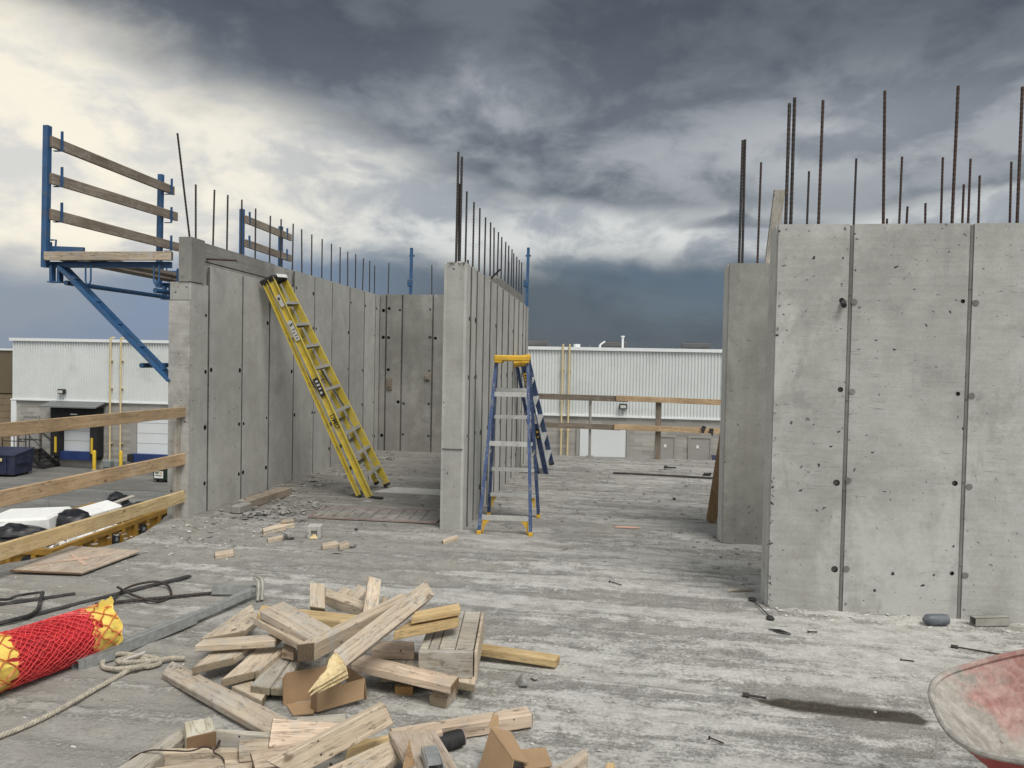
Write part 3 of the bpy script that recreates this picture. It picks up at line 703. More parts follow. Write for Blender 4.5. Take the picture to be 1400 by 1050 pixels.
# right rear wall (its left end shows beside the front wall)
rw = thing('concrete_wall', 'darker concrete wall end just left of and behind the large right wall', 'wall')
mb = MB(); mb.bb(1.075, 6.0, 7.179, 7.385, 0, 2.655); mb.build('wall_core', 'concrete_lit', rw)  # paler core, so the exposed left end looks lit from the west
panels(rw, (1.088, 7.15, 0), 0, [0, .75, 1.5, 2.25, 3.0, 4.9], 0, 2.66, 'concrete_shaded', HZ, .02)  # front wall's shade is put into the darker panel colour
for x, tp, m_ in ((1.19, 3.84, 'rebar_dark'), (1.222, 3.85, 'rebar_dark')): rebar(rw, x, 7.26, 2.65, tp, r=.0115)
for x, tp in ((1.36, 3.63), (1.80, 3.54), (2.22, 3.65), (2.62, 3.66), (2.68, 3.2), (2.86, 3.23), (2.99, 3.65), (3.17, 3.4), (3.22, 3.63), (3.31, 3.48), (3.58, 3.6), (2.52, 3.09)):
    rebar(rw, x, 7.26, 2.65, tp, mat='rebar_rust' if x > 2.3 or x == 1.36 else 'rebar_dark')

# ------------------------------------------------------------------ lumber as free pieces
def lumber(name, quad, t, mat, label, cat='timber', group=None, parent=None, ch=.0035, jit=.0018):
    q_ = [Vector(x) for x in quad]
    A = (q_[0] + q_[1]) / 2; B = (q_[2] + q_[3]) / 2; c_ = (A + B) / 2
    ax = (B - A).normalized(); n = (q_[1] - q_[0]).cross(ax)
    if n.z < 0: n = -n
    n.normalize(); yv = n.cross(ax).normalized()
    mat_w = Matrix(((ax.x, yv.x, n.x, c_.x), (ax.y, yv.y, n.y, c_.y), (ax.z, yv.z, n.z, c_.z), (0, 0, 0, 1)))
    inv = mat_w.inverted(); loc = [inv @ x for x in q_]
    cor = [x + Vector((rnd.uniform(-1, 1), rnd.uniform(-1, 1), rnd.uniform(-1, 1))) * jit for x in loc] + \
          [x - Vector((0, 0, t)) + Vector((rnd.uniform(-1, 1), rnd.uniform(-1, 1), rnd.uniform(-1, 1))) * jit for x in loc]
    nb_ = {i_: ((i_ + 1) % 4, (i_ - 1) % 4, i_ + 4) for i_ in range(4)}; nb_.update({i_ + 4: ((i_ + 1) % 4 + 4, (i_ - 1) % 4 + 4, i_) for i_ in range(4)})
    pts = []
    for i_, v in enumerate(cor):
        e = [(cor[j] - v).normalized() * min(ch * rnd.uniform(.6, 1.5), (cor[j] - v).length * .3) for j in nb_[i_]]
        pts += [v + e[0] + e[1], v + e[0] + e[2], v + e[1] + e[2]]
    mb_ = MB(); mb_.hull(pts)
    for k, f in enumerate(mb_.f):
        a_, b_, d_ = (Vector(mb_.v[i_]) for i_ in f[:3]); nn = (b_ - a_).cross(d_ - a_)
        if nn.length > 1e-12 and abs(nn.normalized().x) > .42: mb_.mi[k] = 1
    pre = '' if mat in ('ply', 'splinter') or mat.startswith('wood') else 'wood_'
    o = mb_.build(name, [pre + mat, pre + mat + '_end'], parent)
    o.matrix_world = mat_w
    if parent is None: tag(o, label, cat, group)
    return o
def stick(name, A, B, w, t, mat, up=(0, 0, 1), parent=None, label=None, cat='timber'):
    """straight board, w across, t thick along up; A,B run through its middle"""
    A, B, up = Vector(A), Vector(B), Vector(up); d = (B - A).normalized(); s_ = d.cross(up).normalized(); u_ = s_.cross(d).normalized()
    qd = [A - s_ * w / 2 + u_ * t / 2, A + s_ * w / 2 + u_ * t / 2, B + s_ * w / 2 + u_ * t / 2, B - s_ * w / 2 + u_ * t / 2]
    c_ = (A + B) / 2
    mw_ = Matrix(((d.x, s_.x, u_.x, c_.x), (d.y, s_.y, u_.y, c_.y), (d.z, s_.z, u_.z, c_.z), (0, 0, 0, 1)))
    mb_ = MB(); L_ = (B - A).length
    mb_.cbox((0, 0, 0), (L_, w, t), min(.003, t * .2))
    for k, f in enumerate(mb_.f):
        a_, b_, d_ = (Vector(mb_.v[i_]) for i_ in f[:3]); nn = (b_ - a_).cross(d_ - a_)
        if nn.length > 1e-12 and abs(nn.normalized().x) > .75: mb_.mi[k] = 1
    o = mb_.build(name, [mat, mat + '_end'], parent)
    if parent is not None: mw_ = Matrix.Translation(-parent.location) @ mw_
    o.matrix_local = mw_
    if parent is None: tag(o, label, cat)
    elif label: o['label'] = label
    return o

# ------------------------------------------------------------------ guard rails
gl = thing('guard_rail', 'wooden guard rail of three boards along the left slab edge', 'guard rail', (-4.42, 7.1, 0))
stick('rail', (-4.40, 3.2, 1.108), (-4.40, 7.17, 1.10), .105, .038, 'wood_rail', (1, 0, 0), gl, 'chipped top rail of pressed strand lumber')
stick('rail', (-4.40, 3.2, .598), (-4.40, 7.19, .61), .12, .038, 'wood_rail', (1, 0, 0), gl)
stick('rail', (-4.40, 3.2, .208), (-4.40, 7.20, .217), .12, .038, 'wood_railnew', (1, 0, 0), gl, 'clean pale yellow bottom rail')
stick('post', (-4.455, 7.06, .0), (-4.455, 7.06, 1.17), .09, .04, 'wood_g', (1, 0, 0), gl)
stick('post', (-4.455, 3.6, .0), (-4.455, 3.6, 1.17), .09, .04, 'wood_g', (1, 0, 0), gl)

gb = thing('guard_rail', 'wooden guard rail across the far slab edge in front of the white warehouse', 'guard rail', (0, 13.5, 0))
stick('rail', (-1.75, 13.47, 1.10), (.32, 13.47, 1.085), .105, .038, 'wood_old', (0, 1, 0), gb)
stick('rail', (.10, 13.43, 1.10), (2.6, 13.43, 1.06), .10, .038, 'wood_rail', (0, 1, 0), gb)
stick('rail', (-1.3, 13.47, .575), (.2, 13.47, .56), .10, .038, 'wood_old', (0, 1, 0), gb)
stick('rail', (.08, 13.43, .575), (2.6, 13.43, .55), .10, .038, 'wood_rail', (0, 1, 0), gb)
mb = MB(); mb.tube([(-.355, .02, 0), (-.365, .02, 1.14)], .024, 10); mb.box((-.355, .02, .01), (.12, .12, .02)); mb.build('post', 'dusty_alu', gb, label='thin grey steel post')
stick('post', (.875, 13.50, 0), (.868, 13.50, 1.13), .10, .04, 'wood_old', (0, 1, 0), gb)
stick('post', (2.3, 13.50, 0), (2.3, 13.50, 1.13), .10, .04, 'wood_old', (0, 1, 0), gb)
for x, z, lb in ((1.66, .60, 'left of two black clips hanging on the far lower guard rail'), (1.80, .56, 'right of two black clips hanging on the far lower guard rail')):
    mb = MB(); mb.cbox((0, 0, 0), (.07, .03, .09), .008); mb.cbox((.01, -.02, -.05), (.03, .03, .07), .006)
    o = mb.build('rail_clip', 'rubber'); o.location = (x, 13.385, z); o.rotation_euler = (0, .3 if x < 1.7 else 0, 0); tag(o, lb, 'clip')

# ------------------------------------------------------------------ blue formwork brackets
CH = [(-.03, -.05), (.03, -.05), (.03, -.042), (-.022, -.042), (-.022, .042), (.03, .042), (.03, .05), (-.03, .05)]   # channel section
def bracket(root, y, full=True):
    b = 'blue_steel'; yy = y - 7.1
    mb = MB(); mb.prof((-6.015, yy, 2.60), (-5.995, yy, 4.10), [(-.03, -.03), (.03, -.03), (.03, .03), (-.03, .03)]); mb.build('post', b, root)
    for z in (3.93, 3.55, 3.17):
        mb = MB(); mb.beam((-5.905, yy + .10, z - .06), (-5.905, yy + .10, z + .14), .008, .03, (1, 0, 0)); mb.beam((-6.0, yy + .10, z - .068), (-5.90, yy + .10, z - .068), .03, .008)
        mb.build('rail_hook', b, root)
    mb = MB(); mb.prof((-6.03, yy + .05, 2.635), (-4.60, yy + .05, 2.635), [(a_ * .8, b_ * .62) for a_, b_ in CH]); mb.build('cross_arm', b, root)
    mb = MB()
    for dy in (-.035, .045): mb.prof((-5.83, yy + .03 + dy, 2.60), (-4.56, yy + .03 + dy, 1.42), [(-.012, -.05), (.012, -.05), (.012, .05), (-.012, .05)], (0, 1, 0))
    for k in range(5):
        f = .1 + .2 * k; mb.box((-5.83 + 1.27 * f, yy + .035, 2.60 - 1.18 * f), (.05, .075, .05), Matrix.Rotation(R(-43), 3, 'Y'))
    mb.build('diagonal_brace', b, root)
    mb = MB()
    for dx_ in (-.045, .045): mb.beam((-5.90 + dx_, yy + .02, 2.62), (-5.90 + dx_, yy + .02, 2.44), .06, .03, (1, 0, 0))
    mb.box((-5.90, yy + .02, 2.446), (.16, .08, .012)); mb.build('shoe', b, root)
    mb = MB(); mb.beam((-6.0, yy + .05, 2.80), (-5.60, yy + .05, 2.785), .03, .07); mb.beam((-6.02, yy + .05, 2.70), (-6.02, yy + .05, 2.88), .05, .05); mb.tube([(-5.94, yy + .05, 2.78), (-5.93, yy + .05, 2.90), (-5.99, yy + .05, 2.90)], .01, 7); mb.build('post_hinge', b, root)
    mb = MB(); mb.beam((-4.50, yy + .16, 2.462), (-4.50, yy + .16, 2.78), .05, .07, (1, 0, 0)); mb.build('wall_plate', b, root)
    mb = MB(); mb.beam((-4.615, yy + .25, 2.62), (-4.615, yy + .25, 1.30), .06, .06, (1, 0, 0)); mb.build('wall_strut', b, root)
    for x in (-5.50, -4.72):
        mb = MB(); lp = [(x - .03, yy - .015, 2.62), (x - .03, yy - .015, 2.46), (x - .02, yy - .015, 2.43), (x, yy - .015, 2.42), (x + .02, yy - .015, 2.43), (x + .03, yy - .015, 2.46), (x + .03, yy - .015, 2.62)]
        mb.tube(lp, .009, 7); mb.build('hanging_loop', b, root)
br = thing('formwork_platform', 'blue steel formwork platform with three grey guard boards on the left wall end', 'work platform', (0, 7.1, 0))
bracket(br, 7.1); bracket(br, 9.08)
for z, z2, y1 in ((3.935, 3.935, 9.30), (3.545, 3.60, 9.38), (3.165, 3.19, 9.42)):
    stick('guard_board', (-5.955, 7.10, z), (-5.955, y1, z2), .115, .038, 'wood_old', (1, 0, 0), br)
stick('edge_plank', (-5.985, 7.06, 2.715), (-4.53, 7.06, 2.715), .09, .04, 'wood_t', (0, 1, 0), br)
stick('deck_plank', (-5.42, 7.1, 2.69), (-5.42, 9.3, 2.69), .2, .04, 'wood_old', (0, 0, 1), br)
stick('deck_plank', (-5.75, 7.1, 2.69), (-5.75, 9.3, 2.69), .2, .04, 'wood_old', (0, 0, 1), br)
for x, z, y0 in ((-5.755, 2.435, -.02), (-4.88, 1.575, -.02), (-4.73, 2.36, -.02)):
    mb = MB(); mb.tube([(x, y0, z), (x, 2.15, z + .02)], .026, 12, cap=False); mb.tube([(x, y0 + .002, z), (x, 2.14, z + .02)], .021, 12, cap=True); mb.build('tie_pipe', 'blue_steel', br, True)
br2 = thing('formwork_rail', 'smaller blue bracket rail with two boards standing behind the left wall top', 'work platform', (-5.6, 10.5, 0))
for y, tp in ((0, 3.94), (1.31, 3.93)):
    mb = MB(); mb.beam((0, y, 2.5), (0, y, tp), .06, .06, (0, 1, 0)); mb.build('post', 'blue_steel', br2)
    for z in (3.80, 3.44): mb = MB(); mb.beam((.07, y + .1, z - .06), (.07, y + .1, z + .12), .01, .03, (1, 0, 0)); mb.build('rail_hook', 'blue_steel', br2)
for z in (3.79, 3.43): stick('guard_board', (-5.55, 10.5, z), (-5.55, 12.1, z), .115, .038, 'wood_old', (1, 0, 0), br2)
mb = MB(); mb.bb(.0, 1.02, -.1, 1.5, 2.44, 2.5); mb.build('platform_arm', 'blue_steel', br2)
for x, lb, lean in ((-3.865, 'blue steel post standing behind the far bay wall', .02), (-1.62, 'blue steel post standing behind the far end of the middle wall', .03)):
    t_ = thing('formwork_post', lb, 'post', (x, 13.70, 0))
    mb = MB(); mb.beam((0, 0, -.1), (lean, 0, 3.87), .05, .05, (0, 1, 0)); mb.build('tube', 'blue_steel', t_)
    mb = MB(); mb.cbox((.0, 0, 3.2), (.09, .08, .14), .01); mb.build('clamp', 'blue_steel', t_)
    mb = MB(); mb.box((.03, 0, 3.72), (.1, .03, .03)); mb.build('pin', 'blue_steel', t_)

# ------------------------------------------------------------------ ladders
def cprof(w, d, t_):     # channel: w = web height (depth of ladder rail), d = flange
    return [(-d / 2, -w / 2), (d / 2, -w / 2), (d / 2, -w / 2 + t_), (-d / 2 + t_, -w / 2 + t_), (-d / 2 + t_, w / 2 - t_), (d / 2, w / 2 - t_), (d / 2, w / 2), (-d / 2, w / 2)]
def stepladder(root, H, wb, wt, n, fy, ry, rail, capm, capsz, footm, step_w=.085, rear_z0=0., rear_bars=(), rear_wb=None, rail_w=.078, first=.29, corner=None, closed=False, stepmat='aluminium'):
    rwb = rear_wb or wb
    hw = lambda z, b_: (b_ + (wt - b_) * z / H) / 2
    fyz = lambda z: fy * (1 - z / H) - .035; ryz = lambda z: ry * (1 - z / H) + .045
    if closed: fyz = lambda z: 0.; ryz = lambda z: .12 - .02 * z / H
    for s_ in (-1, 1):
        mb = MB(); pr = [(-s_ * a_, b_) for a_, b_ in cprof(rail_w, .032, .006)]
        mb.prof((s_ * hw(0, wb), fyz(0), .04), (s_ * hw(H, wb), fyz(H), H), pr, (0, 1, 0)); mb.build('front_rail', rail, root)
        mb = MB(); pr = [(-s_ * a_, b_) for a_, b_ in cprof(rail_w * .62, .03, .006)]
        mb.prof((s_ * hw(rear_z0, rwb), ryz(rear_z0), rear_z0 + .04), (s_ * hw(H, rwb) * .96, ryz(H), H - .02), pr, (0, 1, 0)); mb.build('rear_rail', rail, root)
        for yy, zz, ww in ((fyz(0), 0., wb), (ryz(rear_z0), rear_z0, rwb)):
            mb = MB(); mb.cbox((s_ * ww / 2, yy, zz + .02), (.042, rail_w * (1.05 if zz == 0 and yy == fyz(0) else .75), .042), .006); mb.build('foot', footm, root)
    for k in range(n):
        z = first + (H - first) * k / n * .985; w = hw(z, wb) * 2 - .02
        mb = MB(); y_ = fyz(z); mb.box((0, y_, z), (w, step_w, .006)); mb.box((0, y_ - step_w / 2, z - .016), (w, .004, .036)); mb.box((0, y_ + step_w / 2, z - .014), (w, .004, .03))
        for q_ in range(5): mb.box((0, y_ - step_w * .36 + q_ * step_w * .18, z + .004), (w, .005, .003))
        mb.build('step', stepmat, root)
    for z in rear_bars:
        w = hw(z, rwb) * 2 - .01
        mb = MB(); mb.box((0, ryz(z) + .012, z), (w, .006, .045)); mb.box((0, ryz(z) + .002, z + .022), (w, .022, .004)); mb.box((0, ryz(z) + .002, z - .022), (w, .022, .004)); mb.build('rear_bar', stepmat, root)
    cx, cy, cz = capsz; cyo = (fyz(H) + ryz(H)) / 2
    mb = MB(); mb.cbox((0, cyo, H + cz * .1), (cx, cy, cz), .012)
    for s_ in (-1, 1): mb.cbox((s_ * cx * .38, cyo, H - cz * .5), (cx * .22, cy * .98, cz * .5), .008)
    mb.build('top_cap', capm, root)
    if corner:
        for yf, zb, ww in ((fyz(first), first, wb), (ryz(rear_bars[0]) if rear_bars else None, rear_bars[0] if rear_bars else None, rwb)):
            if yf is None: continue
            for s_ in (-1, 1):
                x0 = s_ * (hw(zb, ww) - .02); mb = MB()
                arc = [(x0 - s_ * .085 * (1 - math.cos(q_ * math.pi / 12)), yf, zb - .02 - .13 * (1 - math.sin(q_ * math.pi / 12))) for q_ in range(7)]
                pts = [(x0, yf, zb - .02)] + arc[::-1]
                pts = [(x0, zb - .015), (x0 - s_ * .09, zb - .015), (x0 - s_ * .05, zb - .045), (x0 - s_ * .02, zb - .09), (x0 - s_ * .012, zb - .15), (x0, zb - .15)]
                vs_ = [(px_, yf - .012, pz_) for px_, pz_ in pts] + [(px_, yf + .012, pz_) for px_, pz_ in pts]; n_ = len(pts)
                mb.add(vs_, [tuple(range(n_)), tuple(range(2 * n_ - 1, n_ - 1, -1))] + [(i_, (i_ + 1) % n_, n_ + (i_ + 1) % n_, n_ + i_) for i_ in range(n_)])
                mb.build('corner_brace', corner, root)
    return hw, fyz, ryz
def lean_matrix(F_, T_, wdir):
    F_, T_, w = Vector(F_), Vector(T_), Vector(wdir); z = (T_ - F_).normalized(); x_ = (w - z * w.dot(z)).normalized(); y_ = z.cross(x_)
    return Matrix(((x_.x, y_.x, z.x, F_.x), (x_.y, y_.y, z.y, F_.y), (x_.z, y_.z, z.z, F_.z), (0, 0, 0, 1))), (T_ - F_).length

# yellow ten-foot stepladder, folded, leaning on the left wall
yl = thing('stepladder', 'tall yellow fibreglass stepladder folded and leaning on the left wall', 'ladder')
mat_l, LH = lean_matrix((-2.885, 8.97, .0), (-4.17, 8.71, 2.68), (.03, 1, 0))
hw, fyz, ryz = stepladder(yl, LH, .70, .36, 9, 0, 0, 'yellow_glass', 'rubber', (.39, .20, .05), 'rubber', rear_z0=.075, rear_bars=(.45, .75, 1.05, 1.6, 2.2), rail_w=.085, first=.30, closed=True, stepmat='dusty_alu')
for s_ in (-1, 1):
    mb = MB(); mb.beam((s_ * (hw(.05, .70) - .04), .0, .07), (s_ * .06, .0, .29), .02, .004, (0, 1, 0)); mb.build('foot_brace', 'dusty_alu', yl)
    mb = MB(); mb.beam((s_ * (hw(1.4, .70) - .02), .03, 1.2), (s_ * (hw(1.7, .70) - .02), .09, 1.75), .015, .005, (1, 0, 0)); mb.build('spreader', 'steel_dark', yl)
def sticker(root, name, x, y, z, w, h, mat, lines=(), dirx=-1, ink='ink'):
    mb = MB(); mb.box((x, y, z), (.002, w, h)); s_ = mb.build(name, mat, root)
    for k, ln in enumerate(lines):
        mb2 = MB(); mb2.box((x + dirx * .0015, y + ln[0] * w, z + ln[1] * h), (.001, w * ln[2], h * ln[3])); mb2.build('print_mark', ink, s_)
    return s_
sx = lambda z: -hw(z, .70) - .019
sticker(yl, 'warning_label', sx(2.28), .0, 2.28, .06, .26, 'label_grey', [(-.2, .3, .35, .10), (.2, .28, .25, .12), (-.1, .05, .6, .04), (.1, -.1, .5, .04), (-.1, -.25, .6, .04), (0, -.38, .5, .05)])
sticker(yl, 'rating_label', sx(1.52), .0, 1.52, .07, .24, 'ink', [(0, .32, .5, .10), (0, .12, .6, .10), (0, -.08, .5, .08), (.1, -.3, .4, .12)], ink='label_grey')
sticker(yl, 'torn_label', sx(2.72), .0, 2.68, .05, .15, 'label_grey', [(.1, .2, .5, .25)])
tm = Matrix(((0, 0, -1, sx(1.06) - .003), (0, 1, 0, 0), (1, 0, 0, 1.06), (0, 0, 0, 1)))
tm = Matrix.Translation((sx(1.06) - .003, 0, 1.06)) @ Matrix.Rotation(R(-90), 4, 'Y') @ Matrix.Rotation(R(180), 4, 'Z')
text_mesh('handwritten_mark', 'DMD', .085, 'ink', yl, tm, .001)
tm = Matrix.Translation((hw(1.95, .70) + .0085, 0, 1.97)) @ Matrix.Rotation(R(-90), 4, 'Y') @ Matrix.Rotation(R(180), 4, 'Z')
text_mesh('handwritten_mark', 'DMD', .07, 'ink', yl, tm, .001)
mb = MB(); mb.cbox((0, -.075, LH + .005), (.28, .006, .045), .002); mb.build('cap_print', 'paper_white', yl)
yl.matrix_world = mat_l
mb = MB(); mb.tube([(-2.87, 8.60, .012), (-2.78, 8.55, .014), (-2.70, 8.53, .02)], .016, 8); tag(mb.build('hose_offcut', 'rubber'), 'short black pipe offcut at the foot of the yellow ladder', 'pipe')

# blue six-foot stepladder standing open: its steps face the far side
bl = thing('stepladder', 'blue fibreglass stepladder with yellow top standing open by the middle wall', 'ladder', (-1.006, 7.46, 0), R(182.1))
stepladder(bl, 1.72, .545, .335, 5, -.415, .405, 'blue_glass', 'yellow_plastic', (.36, .24, .06), 'yellow_plastic', rear_bars=(.16, .87, 1.36), rear_wb=.505, rail_w=.07, first=.26, corner='yellow_plastic')
for s_ in (-1, 1):
    mb = MB(); mb.beam((s_ * .23, -.26, .75), (s_ * .23, .01, .72), .006, .02); mb.beam((s_ * .23, .01, .72), (s_ * .23, .27, .75), .006, .02); mb.build('spreader', 'dusty_alu', bl)
# blue folded stepladder leaning on the middle wall's far part
b2 = thing('stepladder', 'blue stepladder with stickers folded and leaning against the middle wall further back', 'ladder')
mat_l, LH = lean_matrix((-.92, 11.42, .0), (-1.275, 10.86, 1.74), (.12, 1, 0))
hw, fyz, ryz = stepladder(b2, LH, .50, .33, 5, 0, 0, 'blue_glass', 'yellow_plastic', (.35, .22, .06), 'rubber', rear_z0=.06, rear_bars=(.5, 1.1), rail_w=.075, first=.27, closed=True)
sx = lambda z: -hw(z, .50) - .019
sticker(b2, 'yellow_label', sx(1.62), 0, 1.62, .05, .20, 'yellow_plastic', [(0, .3, .6, .08), (0, .1, .5, .08), (0, -.2, .6, .2)])
sticker(b2, 'white_label', sx(1.0), 0, 1.0, .055, .17, 'label_grey', [(0, .2, .6, .06), (0, 0, .6, .06), (0, -.2, .6, .06)])
sticker(b2, 'black_label', sx(.74), 0, .74, .055, .18, 'ink', [(0, .25, .6, .15), (0, -.2, .6, .08)], ink='yellow_plastic')
b2.matrix_world = mat_l

